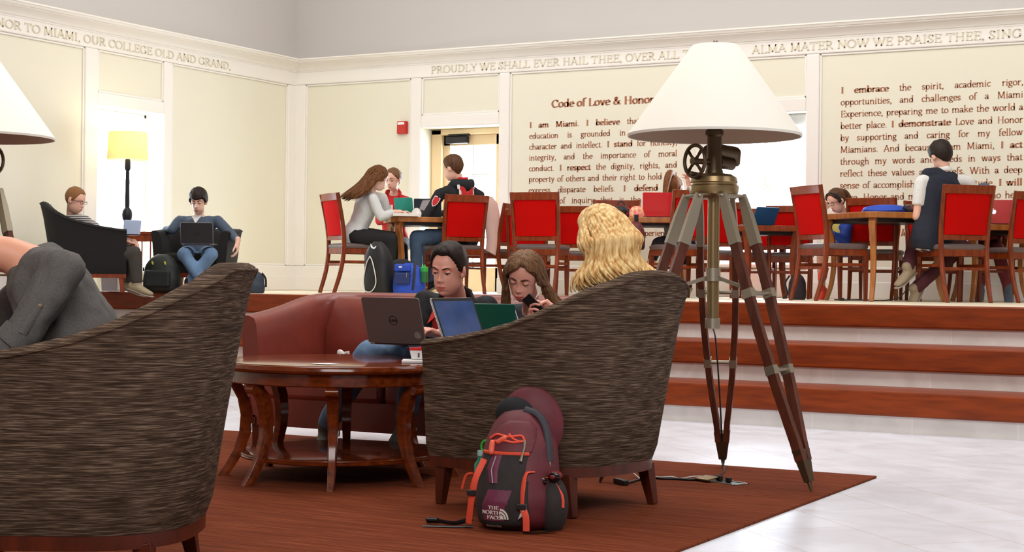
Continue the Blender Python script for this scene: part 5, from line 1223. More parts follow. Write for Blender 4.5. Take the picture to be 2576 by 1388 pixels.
for sx in (-1, 1):
    c = Vector((sx*.031, .092, .006)); mb.tube([Mh @ (c+Vector((.022*cos(a), 0, .015*sin(a)))) for a in [2*pi*j/16 for j in range(16)]], .002, 6, closed=True); mb.tube([Mh @ (c+Vector((sx*.022, 0, .004))), Mh @ Vector((sx*.075, .0, .004))], .002, 6)
mb.build('glasses', MT['black'], b, smooth=60, off=P['base'])

# 13 man with the dark laptop by the left window
J = dict(bf=(-.05, -1), hf=(-.05, -1), pitch=22, head=(499, 506, 15.45), neck=(500, 546, 15.55), pel=(498, 640, 15.5), shL=(548, 556, 15.52), shR=(452, 556, 15.55), elL=(582, 590, 15.35), wrL=(598, 606, 15.15), elR=(432, 578, 15.5), wrR=(416, 579, 15.62), knL=(532, 640, 14.98), knR=(462, 640, 14.98), anL=(474, 712, 14.95), anR=(512, 712, 14.85), toL=(470, 728, 14.8), toR=(516, 728, 14.7))
b, Mh, P = person('dark haired young man in a blue grey pullover with a dark laptop on his lap', J, PALE, 0, 1.0, False, cl('blue_grey_pullover', (70, 84, 102)), 1.0, MT['lightdenim'], MT['blackcloth'], wr=.006, handkw={'L': dict(f=Vector((0, 0, -1)), n=cam_dir(-1, 0))})
HLx = ([0, 25, 38, 52, 66, 80, 100, 118, 145, 180], [.040, .042, .042, .035, .0, -.01, .004, -.03, -.062, -.072])
short_hair(b, Mh, P['base'], HDK, HLx, .018, 1.4); make_eyes(b, Mh, P['base'], .8, skinm=SKIN['pale'][0])
up, fw, lf, nb = P['up'], P['fw'], P['lf'], P['neck']
mb = MB(); mb.loft([[nb+up*.0+lf*.05+fw*.07, nb+up*.0-lf*.05+fw*.07, nb-up*.085+fw*.122], [nb+up*.004+lf*.05+fw*.085, nb+up*.004-lf*.05+fw*.085, nb-up*.085+fw*.132]]); mb.build('undershirt', cl('white_tee', (226, 226, 228)), b, smooth=0, off=P['base'])

# ================================================================== laptops
MT['alu'] = mat('brushed_aluminium', (150, 146, 146), .38, .75); MT['keys'] = mat('dark_keys', (26, 26, 28), .6); MT['screenoff'] = mat('dark_screen', (20, 24, 34), .12)
def text_part(nm, s_, parent, m, fn, em, bold=True, off=None, t=.0012):
    mb = MB(); wd = glyph_w(s_, bold)*em; draw_text(mb, s_, -wd/2, -.33*em, em, fn, bold, t=t); return mb.build(nm, m, parent, smooth=0, fix=False, off=off)
def laptop(label, loc, rz, w_, d_, open_, lidm, basem='alu', screen=None, rim=None, group='laptops', logo=None):
    """local: hinge along X at the origin, keyboard towards +Y, lid opened by `open_` degrees from the keyboard"""
    t = thing('laptop', label, 'laptop', loc, rz, group)
    mb = MB(); mb.box((0, d_/2+.004, .008), (w_, d_, .015)); mb.build('base', MT[basem] if isinstance(basem, str) else basem, t, smooth=0, bevel=.004)
    mb = MB(); mb.box((0, d_*.40, .0162), (w_*.88, d_*.46, .0015)); mb.build('keyboard', MT['keys'], t, smooth=0)
    mb = MB(); mb.box((0, d_*.80, .0160), (w_*.28, d_*.22, .001)); mb.build('touchpad', MT['darkmetal'], t, smooth=0)
    a = radians(open_-90); up_ = Vector((0, -sin(a), cos(a))); nr = Vector((0, -cos(a), -sin(a)))       # lid direction and its outer normal
    R_ = Matrix((Vector((1, 0, 0)), up_, nr)).transposed(); o = Vector((0, -.004, .013))
    n = 8; r = .012; poly = []
    for cx_, cy__, a0 in ((w_/2-r, d_-r, 0), (-w_/2+r, d_-r, 90), (-w_/2+.004, .004, 180), (w_/2-.004, .004, 270)):
        rr_ = r if a0 < 180 else .004
        poly += [(cx_+rr_*cos(radians(a0+90*i/4)), cy__+rr_*sin(radians(a0+90*i/4))) for i in range(5)]
    mb = MB(); mb.prism(poly, lambda x, y, z: o+R_ @ Vector((x, y, z-.004)), .008); lid = mb.build('lid', lidm if not isinstance(lidm, str) else MT[lidm], t, smooth=0, bevel=.002)
    mb = MB(); mb.prism([(x*.985, .004+y*.975) for x, y in poly], lambda x, y, z: o+R_ @ Vector((x, y, -.004-z)), .0008); mb.build('bezel', MT['black'], lid, smooth=0)
    mb = MB(); mb.prism([(-w_*.46, .022), (w_*.46, .022), (w_*.46, d_*.93), (-w_*.46, d_*.93)], lambda x, y, z: o+R_ @ Vector((x, y, -.0048-z)), .0006); mb.build('screen', screen or MT['screenoff'], lid, smooth=0)
    mb = MB(); mb.tube([(-w_*.4, 0, .010), (w_*.4, 0, .010)], .006, 10); mb.build('hinge', MT['black'], t)
    F = lambda x, y, z: o+R_ @ Vector((-x, y+d_*.5, .0041+z))           # outer face, read from outside
    if rim:
        mb = MB(); mb.tube([o+R_ @ Vector((x, y, .002)) for x, y in poly], .0022, 6, closed=True); mb.build('lid_rim', MT[rim], lid)
    if logo == 'ring':
        mb = MB(); mb.tube([F(.024*cos(q), .024*sin(q), .0004) for q in [2*pi*j/28 for j in range(28)]], .0018, 6, closed=True); mb.build('lid_logo_ring', MT['darkmetal'], lid)
        text_part('lid_logo', 'DELL', lid, MT['darkmetal'], F, .019)
    if logo == 'fruit':
        mb = MB(); g = mat('lit_white_logo', (235, 225, 255), .4, emit=((232, 220, 255), 1.6))
        body = [(.0, .011), (.006, .014), (.012, .012), (.0145, .006), (.010, .001), (.0145, -.006), (.010, -.014), (.005, -.017), (0, -.0155), (-.005, -.017), (-.010, -.014), (-.0145, -.005), (-.0145, .004), (-.012, .011), (-.006, .014)]
        mb.prism([(x*1.25, y*1.25) for x, y in body], F, .001); mb.prism([(.001, .020), (.004, .027), (.011, .030), (.009, .023)], F, .001); mb.build('lid_logo', g, lid, smooth=0)
    return t
def lap_at(px, py, d): return at(px, py, d)
LCASE = lambda nm, c, r=.3, m=0: mat(nm, c, r, m)
# grey laptop on the sofa man's knees
l1 = laptop('grey laptop with a round dark badge on the knees of the sofa man', lap_at(1001, 868, 8.13), face(.50, .86), .352, .243, 108, LCASE('gunmetal_lid', (112, 108, 108), .36, .6), 'alu', rim='alu', logo='ring')
lid = [c for c in l1.children if c.name.startswith('lid')][0]
a = radians(18); up_ = Vector((0, -sin(a), cos(a))); nr = Vector((0, -cos(a), -sin(a))); R_ = Matrix((Vector((1, 0, 0)), up_, nr)).transposed()
mb = MB(); mb.prism([(.020*cos(2*pi*j/24), .020*sin(2*pi*j/24)) for j in range(24)], lambda x, y, z: Vector((0, -.004, .013))+R_ @ Vector((.135+x, .045+y, .0041+z)), .0006); mb.build('sticker', mat('grey_sticker', (128, 124, 118), .5, var=(90, .5)), lid, smooth=0)
SCR = mat('lit_blue_screen', (40, 56, 92), .12, emit=((52, 72, 116), .55), var=(9, .5))
laptop('silver laptop with a lit blue screen on the blonde woman\'s lap', lap_at(1176, 878, 7.02), face(.85, -.52), .335, .228, 112, 'alu', 'alu', SCR, rim='alu')
laptop('dark green cased laptop on the lap of the woman with the phone', lap_at(1216, 872, 8.05), face(.12, .99), .335, .215, 106, LCASE('green_case', (14, 84, 68), .3), 'black')
TZ1, TZ2 = ZP+.775, ZP+.765
def on_table(px, d, z): p = at(px, 694, d); return Vector((p.x, p.y, z))
laptop('teal cased laptop facing the woman in red on the left oak table', on_table(1016, 16.28, TZ1+.035), face(.45, .89), .22, .16, 102, LCASE('teal_case', (38, 140, 122), .35), 'black')
laptop('silver laptop open toward the woman in white', on_table(1062, 16.30, TZ1+.001), face(-.85, -.52), .30, .20, 112, 'alu', 'alu', mat('grey_lit_screen', (110, 106, 108), .3, emit=((120, 116, 118), .4)))
laptop('thin dark laptop lid at the far edge of the left oak table', on_table(1075, 16.55, TZ1+.001), face(.1, .99), .29, .20, 100, LCASE('slate_lid', (44, 58, 66), .3), 'black')
laptop('glossy red laptop on the oak table beside the floral pouch', on_table(1662, 15.36, TZ2+.001), face(.10, .99), .36, .235, 100, LCASE('red_gloss_lid', (196, 14, 22), .18), 'alu')
laptop('bright blue laptop lid on the dark table before the back window', on_table(1916, 14.85, ZP+.681), face(-.5, .86), .27, .18, 118, LCASE('blue_lid', (20, 86, 132), .35), 'black')
laptop('rose cased laptop with a glowing white fruit badge at the right edge', on_table(2497, 14.22, ZP+.691), face(.12, .99), .33, .215, 103, LCASE('rose_case', (206, 84, 86), .3), 'alu', logo='fruit')
laptop('black laptop with a ring badge on the lap of the man in the pullover', lap_at(496, 616, 15.02), face(.02, 1), .305, .20, 100, LCASE('black_lid', (28, 28, 32), .35), 'alu', rim='alu', logo='ring')
laptop('small pale laptop beside the arm of the far backlit armchair', lap_at(330, 592, 14.62), face(-.6, .8), .17, .13, 104, LCASE('pale_blue_lid', (176, 196, 226), .35), 'alu')

# phone in the seated woman's hands
t = thing('mobile_phone', 'black mobile phone held by the woman with earphones', 'phone', PHONE_AT)
pu = (cam_dir(-.62, -.05)*.72+Vector((0, 0, .72))).normalized(); pn_ = (cam_dir(.35, .75)+Vector((0, 0, .5))); pn_ = (pn_-pu*pn_.dot(pu)).normalized(); px_ = pu.cross(pn_); Rp = Matrix((px_, pu, pn_)).transposed()
mb = MB(); mb.box((0, 0, 0), (.062, .125, .009), Rp); mb.build('body', MT['black'], t, smooth=0, bevel=.003)
mb = MB(); mb.box(Rp @ Vector((0, 0, .0048)), (.054, .105, .001), Rp); mb.build('screen', mat('phone_screen', (70, 90, 110), .15, emit=((110, 150, 190), .5)), t, smooth=0)

# ================================================================== the maroon backpack
BPL = on_z(1296, 1328, .0125)
t = thing('backpack', 'maroon and grey hiking backpack with orange straps leaning on the tub armchair', 'backpack', BPL, face(-.22, -.975), 'backpacks')
MT['maroon'] = mat('maroon_nylon', (98, 28, 40), .6, var=(9, .25), bump=(40, .12)); MT['plum'] = mat('plum_nylon', (106, 36, 66), .6, var=(9, .2), bump=(40, .1)); MT['mesh'] = mat('charcoal_mesh', (44, 38, 38), .8, bump=(500, .3), var=(14, .25)); MT['orange'] = mat('coral_webbing', (232, 82, 56), .7)
HWX = [0, .03, .12, .25, .35, .44, .50, .53]; HWV = [.125, .160, .170, .156, .140, .112, .075, .02]; WFV = [.06, .115, .135, .115, .085, .05, .015, -.03]
HWX = [0, .03, .12, .25, .34, .41, .455, .475]
lean = lambda v: -.16*max(0, v-.05)**1.1
def bpt(u, v, w): return Vector((-u, w+lean(v), v))
def bw(u, v, sh=0):
    hw, wf = interp(v, HWX, HWV), interp(v, HWX, WFV)
    k = max(0, 1-abs(min(1, abs(u)/hw))**2.6)**(1/2.6); return -.07+(wf+.07)*k
def shell(name, m, vmax=.475, k=1.0):
    rings = []
    for i in range(22):
        v = vmax*i/21; hw = interp(v, HWX, HWV)*k; wf = interp(v, HWX, WFV); row = []
        for j in range(36):
            a = 2*pi*j/36; cx_, sy_ = cos(a), sin(a); e = 2/2.6
            u = hw*abs(cx_)**e*(1 if cx_ > 0 else -1); w = (wf+.07 if sy_ > 0 else .05)*abs(sy_)**e*(1 if sy_ > 0 else -1)-.07
            q = 1+.035*mnoise.noise(Vector((u*14, v*14, w*14))); row.append(bpt(u*q, v, w*q))
        rings.append(row)
    mb = MB(); mb.loft(rings); return mb.build(name, m, t, smooth=70)
main = shell('main_body', MT['maroon'])
def patch(name, m, rows, off=.004, parent=None, th=.006):
    """rows: (v, u0, u1) from the bottom up"""
    rings = []
    vs = np.linspace(rows[0][0], rows[-1][0], 14)
    for v in vs:
        u0 = interp(v, [r[0] for r in rows], [r[1] for r in rows]); u1 = interp(v, [r[0] for r in rows], [r[2] for r in rows])
        fr_ = [bpt(u, v, bw(u, v)+off+.006*sin(pi*j/9)) for j, u in enumerate(np.linspace(u0, u1, 10))]
        bk = [bpt(u, v, bw(u, v)-th) for u in np.linspace(u1, u0, 10)]
        rings.append(fr_+bk)
    mb = MB(); mb.loft(rings); return mb.build(name, m, parent or t, smooth=60)
patch('mesh_pocket', MT['mesh'], [(.015, -.12, .045), (.08, -.145, .055), (.16, -.14, .05), (.22, -.135, .055), (.30, -.125, .062)], .006)
low = patch('front_panel', MT['plum'], [(.045, -.105, -.010), (.10, -.112, -.006), (.165, -.085, .012)], .010)
patch('reflective_panel', MT['plum'], [(.19, -.085, -.045), (.245, -.098, -.045), (.295, -.08, -.035)], .010)
patch('reflective_strip', mat('reflective_grey', (176, 176, 190), .3), [(.19, -.070, -.064), (.24, -.080, -.074), (.292, -.066, -.060)], .0135)
patch('lower_panel', MT['mesh'], [(.06, .05, .085), (.12, .052, .075), (.20, .055, .072)], .008)
patch('reflective_corner', mat('reflective_white', (190, 186, 190), .3), [(.055, .040, .043), (.075, .047, .070), (.115, .066, .072)], .0165)
patch('upper_pocket', MT['maroon'], [(.31, -.11, .075), (.36, -.10, .085), (.40, -.07, .08), (.425, -.03, .055)], .012)
mb = MB(); mb.tube([bpt(u, .302, bw(u, .302)+.012) for u in np.linspace(-.125, .068, 10)], [(.007, .004)]*10, 8); mb.build('pocket_edge', MT['orange'], t)
mb = MB(); mb.ell(bpt(.028, .395, -.095), (.136, .060, .158), None, 26, 18); mb.build('rear_compartment', MT['maroon'], t, smooth=180)
mb = MB(); mb.ell(bpt(-.022, .440, -.055), (.092, .05, .070), Matrix.Rotation(radians(-12), 3, 'Y'), 20, 14); mb.build('open_top', MT['blackcloth'], t, smooth=180)
mb = MB(); mb.tube(spline([bpt(.02, .468, .0), bpt(.075, .45, .01), bpt(.112, .40, .02), bpt(.130, .33, .03), bpt(.138, .27, .035)], 5), [(.014, .005)]*21, 8, up=(1, 0, 0)); mb.build('side_strap', mat('dark_grey_webbing', (46, 46, 54), .6), t)
def strap(pts, wdt=.013, m=None, nm='strap'):
    P_ = spline(pts, 5); mb = MB(); mb.tube(P_, [(wdt, .0025)]*len(P_), 8, up=(1, 0, 0)); return mb.build(nm, m or MT['orange'], t)
strap([bpt(-.115, .275, .085), bpt(-.143, .20, .105), bpt(-.160, .12, .085), bpt(-.178, .02, .05)])
strap([bpt(.088, .235, .095), bpt(.060, .228, .118), bpt(.056, .17, .137), bpt(.054, .105, .140)])
strap([bpt(.054, .105, .140), bpt(.072, .07, .142), bpt(.074, .012, .135)])
strap([bpt(-.215, .150, .03), bpt(-.195, .205, .05), bpt(-.165, .215, .06)], .005)
strap([bpt(.165, .185, .05), bpt(.195, .14, .05), bpt(.200, .095, .05)], .006)
for q in (bpt(-.158, .145, .10), bpt(.054, .105, .146)): mb = MB(); mb.box(q, (.036, .012, .022)); mb.build('buckle', MT['black'], t, smooth=0, bevel=.003)
mb = MB()
for pts in ([(-.10, .355), (-.07, .372), (-.02, .365), (.03, .37), (.045, .352)], [(-.095, .345), (-.04, .350), (.0, .345), (.045, .35)], [(-.02, .375), (.0, .358), (.03, .348), (.048, .352)]):
    mb.tube(spline([bpt(u, v, bw(u, v)+.020) for u, v in pts], 4), .0045, 8)
mb.build('bungee_cord', MT['orange'], t)
mb = MB(); mb.tube([bpt(-.085, .338, bw(-.085, .338)+.02), bpt(-.085, .305, bw(-.085, .305)+.022)], .012, 10, round_=True); mb.tube([bpt(-.06, .345, bw(-.06, .345)+.02), bpt(-.035, .36, bw(-.035, .36)+.022)], .010, 10, round_=True); mb.build('cord_lock', mat('coral_plastic', (226, 96, 70), .4), t)
mb = MB()
for pts in ([(.047, .352), (.049, .325), (.044, .30), (.040, .275)], ): mb.tube([bpt(u, v, bw(u, v)+.024) for u, v in pts], [.006, .0045, .004, .007], 8)
mb.build('zip_pull', MT['steel'], t); mb = MB(); mb.tube([bpt(.135, .27, .03), bpt(.138, .235, .035)], [.005, .006], 8); mb.build('zip_pull', MT['steel'], t)
mb = MB(); mb.ell(bpt(.150, .095, -.005), (.060, .085, .115), None, 20, 14); mb.build('side_pocket', MT['mesh'], t, smooth=180)
mb = MB(); mb.ell(bpt(.160, .215, .035), (.03, .05, .02), None, 14, 8); mb.build('pocket_lip', mat('red_nylon', (120, 26, 34), .6), t, smooth=180)
Fb = lambda x, y, d: bpt(-.062+x, .075+y, bw(-.062+x, .075+y)+.0165+d)
LW = mat('white_embroidery', (222, 216, 206), .6)
for i, (wd_, xx) in enumerate((('THE', .004), ('NORTH', -.006), ('FACE', .004))):
    text_part('badge_word', wd_, t, LW, lambda x, y, d, i=i, xx=xx: Fb(x+xx, y+.022-.019*i, d), .021, t=.0015)
mb = MB()
for r0, r1 in ((.0, .018), (.022, .030), (.034, .042)):
    arc = [radians(90*i/10) for i in range(11)]
    if r0 == 0: poly = [(0, 0)]+[(r1*cos(q), r1*sin(q)) for q in arc]
    else: poly = [(r1*cos(q), r1*sin(q)) for q in arc]+[(r0*cos(q), r0*sin(q)) for q in reversed(arc)]
    mb.prism([(x*.8, y) for x, y in poly], lambda x, y, d: Fb(.032+x, -.022+y, d), .0015)
mb.build('badge_dome', LW, t, smooth=0)
text_part('model_word', 'RECON', t, LW, lambda x, y, d: bpt(-.062+x*1.3, .022+y, bw(-.062+x*1.3, .022+y)+.0155+d), .014, t=.0012)
for pts in ([bpt(-.17, .035, .03), bpt(-.24, .012, .02), bpt(-.31, .012, -.01), bpt(-.37, .010, -.02)], [bpt(-.16, .006, .04), bpt(-.25, .004, .06), bpt(-.36, .004, .07)], [bpt(.06, .006, .13), bpt(.11, .005, .12), bpt(.18, .010, .07)]): strap(pts, .010, MT['black'], 'waist_strap')
mb = MB(); mb.box(bpt(-.345, .018, -.015), (.05, .03, .012)); mb.build('waist_buckle', MT['black'], t, smooth=0, bevel=.004)
BR = Matrix.Rotation(face(-.22, -.975), 4, 'Z'); bpw = lambda u, v, w: BPL+(BR @ bpt(u, v, w))
g = thing('sunglasses', 'black sunglasses hanging from the side of the maroon backpack', 'glasses', bpw(.135, .205, .055))
mb = MB(); R_ = BR.to_3x3()
for sx in (-1, 1): mb.ell(R_ @ Vector((-.0, .012, sx*.0))+R_ @ Vector((sx*.026-.004, .006, -sx*.010)), (.024, .006, .019), R_, 14, 8)
mb.build('lenses', mat('dark_lens', (14, 12, 12), .08), g, smooth=180)
mb = MB(); mb.tube([R_ @ Vector((-.045, .01, .012)), R_ @ Vector((0, .016, .006)), R_ @ Vector((.045, .01, -.008))], .0022, 6); mb.tube([R_ @ Vector((.04, .01, -.01)), R_ @ Vector((.0, -.01, -.03)), R_ @ Vector((-.05, -.005, -.03))], .002, 6); mb.build('frame', mat('gold_rim', (190, 140, 60), .3, .8), g)
g = thing('water_bottle', 'teal bottle with a green loop behind the left side of the maroon backpack', 'bottle', bpw(-.150, .17, -.02))
mb = MB(); mb.lathe([(0, 0), (.026, .0), (.028, .01), (.028, .075), (.014, .095), (.014, .11), (0, .11)], 20); mb.build('body', mat('teal_bottle', (20, 120, 96), .25), g, smooth=40)
mb = MB(); mb.lathe([(0, .108), (.016, .108), (.016, .128), (0, .128)], 16); mb.build('cap', mat('pale_cap', (150, 190, 180), .4), g, smooth=40)
mb = MB(); mb.tube([Vector((.020+.020*cos(q), 0, .145+.024*sin(q))) for q in [radians(-60+300*i/14) for i in range(15)]], .0045, 8); mb.build('carry_loop', mat('bright_green', (40, 176, 50), .4), g)

# ================================================================== other bags
def pack(label, loc, rz, w_, d_, h_, m, group='backpacks', name='backpack', parts=(), lean_=0, sq=2.8, taper=.62):
    t = thing(name, label, 'backpack' if name == 'backpack' else 'bag', loc, rz, group); rings = []
    for i in range(16):
        v = i/15; k = interp(v, [0, .06, .3, .7, .9, 1], [.86, 1, 1.02, .9, taper, .25]); kd = interp(v, [0, .08, .3, .7, .9, 1], [.85, 1, 1.05, .85, .6, .2])
        row = []
        for j in range(28):
            a = 2*pi*j/28; e = 2/sq; x = w_/2*k*abs(cos(a))**e*(1 if cos(a) > 0 else -1); y = d_/2*kd*abs(sin(a))**e*(1 if sin(a) > 0 else -1)
            q = 1+.06*mnoise.noise(Vector((x*12+h_*9, v*4, y*12))); row.append(Vector((x*q, y*q-lean_*v*h_, v*h_)))
        rings.append(row)
    mb = MB(); mb.loft(rings); mb.build('body', m, t, smooth=70)
    return t
MT['blue'] = mat('royal_blue_nylon', (22, 66, 176), .6, var=(8, .2)); MT['blue2'] = mat('navy_blue_nylon', (20, 40, 96), .65)
MT['blackbag'] = mat('black_nylon', (20, 20, 23), .6, bump=(40, .1)); MT['greenblack'] = mat('dark_green_nylon', (14, 24, 20), .65)
t = pack('royal blue backpack with a green bottle on the platform edge behind the sofa man', floor_at(1030, 14.8, ZP), face(-.15, -.98), .30, .20, .30, MT['blue'])
mb = MB(); mb.box((.045, .105, .155), (.15, .05, .11)); mb.build('front_pocket', MT['blue2'], t, smooth=0, bevel=.015)
mb = MB(); mb.box((.045, .10, .255), (.155, .04, .07)); mb.build('upper_pocket', MT['blue'], t, smooth=0, bevel=.015)
mb = MB(); mb.box((.06, .123, .262), (.03, .004, .014)); mb.build('label_patch', mat('white_tag', (225, 225, 225), .6), t, smooth=0)
mb = MB(); mb.tube([(-.005, .135, .21), (.0, .137, .165)], .004, 6); mb.build('zip_pull', MT['steel'], t)
mb = MB(); mb.tube([(-.055, .10, .05), (-.07, .10, .20), (-.06, .03, .31)], [(.012, .004)]*3, 6); mb.build('strap', MT['blackbag'], t)
g = thing('water_bottle', 'green plastic bottle in the side pocket of the royal blue backpack', 'bottle', floor_at(1067, 14.72, ZP+.12))
mb = MB(); mb.lathe([(0, 0), (.035, 0), (.036, .10), (0, .10)], 18); mb.build('body', mat('dark_green_plastic', (24, 92, 46), .35), g, smooth=40)
mb = MB(); mb.lathe([(.0, .10), (.036, .10), (.038, .135), (.028, .145), (.014, .15), (.012, .165), (0, .165)], 18); mb.build('cap', mat('green_plastic', (36, 150, 62), .35), g, smooth=40)
t = pack('tall black backpack with white piping under the left oak table', floor_at(958, 14.95, ZP), face(-.6, -.8), .30, .22, .50, MT['blackbag'], lean_=-.10)
mb = MB(); pts = spline([Vector((.02, .135, .36)), Vector((.075, .125, .28)), Vector((.125, .105, .12)), Vector((.10, .12, .04)), Vector((.0, .135, .03)), Vector((-.06, .135, .12)), Vector((-.02, .14, .30)), Vector((.02, .135, .36))], 5); mb.tube(pts, .005, 6); mb.build('piping', mat('white_piping', (222, 218, 210), .6), t)
mb = MB(); mb.tube(spline([(-.045, .12, .455), (-.03, .13, .435), (.0, .13, .445), (.02, .125, .475)], 4), [.003+.006*sin(pi*i/12) for i in range(13)], 6); mb.build('swoosh_mark', mat('white_mark', (226, 226, 226), .6), t)
t = pack('black jacket heap on the floor between the two left backpacks', floor_at(1010, 15.2, ZP), face(-.2, -.98), .34, .30, .34, MT['blackcloth'], name='jacket', group='coats and jackets'); t['category'] = 'jacket'
t = pack('dark green backpack with yellow tabs beside the man with the dark laptop', floor_at(408, 14.95, ZP), face(-.1, -.98), .34, .26, .36, MT['greenblack'])
for x in (-.06, .06):
    mb = MB(); mb.box((x, .10, .275), (.012, .02, .03), Matrix.Rotation(radians(20), 3, 'Y')); mb.build('yellow_tab', mat('yellow_tab', (190, 190, 60), .6), t, smooth=0)
mb = MB(); mb.box((0, .13, .13), (.24, .05, .16)); mb.build('front_pocket', MT['greenblack'], t, smooth=0, bevel=.02)
t = pack('small navy bag on the platform to the right of the foreground armchair back', floor_at(643, 15.0, ZP), face(.3, -.95), .17, .14, .21, mat('navy_nylon', (34, 44, 62), .6), name='bag', group='small bags')
mb = MB(); mb.tube(spline([(-.05, .06, .19), (-.08, .09, .14), (-.085, .09, .06)], 4), [(.012, .004)]*9, 6); mb.build('strap', MT['blackbag'], t)
redblk = mat('red_black_print_nylon', (120, 18, 30), .6, var=(55, .9), rgb2=(24, 18, 20))
t = pack('black and red patterned backpack standing on the table left of the pouch', on_table(1561, 15.45, TZ2+.001), face(-.1, -.99), .19, .14, .125, redblk)
mb = MB(); mb.tube([Vector((.035*cos(q), 0, .115+.045*sin(q))) for q in [radians(180*i/12) for i in range(13)]], .006, 8); mb.build('handle', MT['blackbag'], t)
mb = MB(); mb.ell((0, .05, .065), (.065, .045, .05), None, 16, 12); mb.build('front_pocket', MT['blackbag'], t, smooth=180)
t = pack('dark red print backpack hanging under the table edge beside the blonde hair', at(1600, 628, 15.05), face(-.1, -.99), .17, .15, .27, redblk)
mb = MB(); mb.ell((0, .03, .04), (.08, .07, .06), None, 16, 12); mb.build('bottom_panel', MT['blackbag'], t, smooth=180)
mb = MB(); mb.tube([(0, 0, .26), (0, .02, .33)], [(.02, .006)]*2, 8); mb.build('hanging_strap', MT['blackbag'], t)
floral = mat('pink_floral_print', (226, 70, 110), .6, var=(30, .5), rgb2=(232, 214, 150))
t = pack('pink floral pouch on the table beside the red laptop', on_table(1600, 15.38, TZ2+.001), face(.1, -.99), .15, .09, .115, floral, name='pouch', group='small bags')
t = pack('bright blue backpack lying flat on the oak table by the man in the vest', on_table(2228, 14.02, ZP+.776), face(-.2, -.98), .42, .30, .075, MT['blue'], sq=3)
mb = MB(); mb.tube(spline([(-.14, .14, .05), (-.20, .15, .02), (-.24, .14, .012)], 4), [(.016, .008)]*9, 8); mb.build('strap', MT['blackbag'], t)
mb = MB(); mb.tube(spline([(-.16, .10, .06), (-.20, .08, .065), (-.22, .02, .05)], 4), .010, 8); mb.build('buckle', MT['alu'], t)
t = pack('dark purple bag with hanging straps under the red chair by the back window', floor_at(2006, 14.55, ZP), face(0, -1), .16, .14, .24, mat('dark_plum_nylon', (36, 20, 30), .65), name='bag', group='small bags')
mb = MB(); mb.tube(spline([(.08, .05, .22), (.12, .06, .15), (.10, .06, .05), (.14, .05, .01)], 5), [(.009, .004)]*16, 6); mb.build('strap', MT['blackbag'], t)
# pale pink coat over the chair behind the hooded man
cp = floor_at(1228, 16.62, ZP); t = thing('coat', 'pale pink coat hung over the chair behind the hooded man', 'coat', cp, 0, 'coats and jackets')
rings = []; ux = cam_dir(1, .1); uz = cam_dir(-.1, 1)
for i in range(14):
    v = i/13; z = 1.02-.60*v+.02*sin(v*9); hw = interp(v, [0, .15, .5, 1], [.045, .075, .075, .055]); cx_ = interp(v, [0, .4, .8, 1], [-.01, .035, .05, .03]); row = []
    for j in range(18):
        a = 2*pi*j/18; row.append(ux*(cx_+hw*cos(a)*(1+.15*sin(3*a+v*5)))+uz*(.035*sin(a)*(1+.2*sin(2*a)))+Vector((0, 0, z-.03*(v > .95)*cos(a))))
    rings.append(row)
mb = MB(); mb.loft(rings); mb.build('body', cl('pale_pink_wool', (214, 178, 168)), t, smooth=60)

# ================================================================== small things on the tables and floors
TT = .575+.0125
def tab(px, py): p = on_z(px, py, TT); return p
p = tab(822, 916); mb = MB(); v0 = [(-.055, -.05), (.045, -.06), (.07, .02), (-.02, .055), (-.05, .02)]
mb.prism(v0, lambda x, y, d: Vector((p.x+x, p.y+y, TT+.001+d+.008*abs(x)*6*0+.012*max(0, -y-.02)*4)), .0015); o = mb.build('paper_napkin', mat('white_paper', (236, 234, 232), .8), smooth=0); tag(o, 'white folded napkin lying on the round coffee table', 'napkin')
p = tab(1046, 912); t = thing('paper_tray', 'white folded paper sheets under the food cup on the coffee table', 'paper', (p.x, p.y, TT))
mb = MB(); R_ = Matrix.Rotation(YAW, 3, 'Z'); mb.box((0, 0, .008), (.13, .12, .014), R_); mb.build('stack', mat('white_sheet', (232, 230, 230), .7), t, smooth=0, bevel=.003)
t = thing('paper_cup', 'white paper food cup with a red rim on the coffee table', 'cup', (p.x+.012, p.y+.02, TT+.016))
mb = MB(); n = 4
for (a0, z0), (a1, z1), m_ in (((.036, 0), (.046, .052), 'cup_white'), ): mb.loft([[R_ @ Vector((sx*a*1.1, sy*a*.9, z)) for sx, sy in ((-1, -1), (1, -1), (1, 1), (-1, 1))] for a, z in ((a0, z0), (a1, z1))], caps=True)
mb.build('body', mat('cup_white', (234, 232, 230), .5), t, smooth=0, bevel=.004)
mb = MB(); mb.loft([[R_ @ Vector((sx*a*1.1, sy*a*.9, z)) for sx, sy in ((-1, -1), (1, -1), (1, 1), (-1, 1))] for a, z in ((.0445, .044), (.047, .052), (.0475, .056), (.044, .056))]); mb.build('rim', mat('cup_red', (206, 40, 44), .5), t, smooth=0)
mb = MB(); mb.box(R_ @ Vector((-.005, -.0375, .022)), (.008, .002, .022), R_); mb.build('printed_code', mat('cup_print', (90, 60, 60), .6), t, smooth=0)
mb = MB(); mb.prism([(-.015, .056), (.05, .085), (.05, .060)], lambda x, y, d: R_ @ Vector((x, -.01+d, y)), .02); mb.build('wrapper', mat('red_wrapper', (214, 44, 46), .5), t, smooth=0)
p = at(858, 890, 8.95); t = thing('plastic_spoon', 'white plastic spoon beyond the far rim of the round coffee table', 'spoon', p)
mb = MB(); mb.ell((0, 0, 0), (.022, .012, .030), Matrix.Rotation(radians(-50), 3, 'Y'), 14, 10); mb.build('bowl', MT['eyewhite'], t, smooth=180)
mb = MB(); mb.tube([(.012, 0, .0), (.05, 0, .012), (.05, .0, -.03)], [(.010, .004)]*3, 8); mb.build('stem', MT['eyewhite'], t)
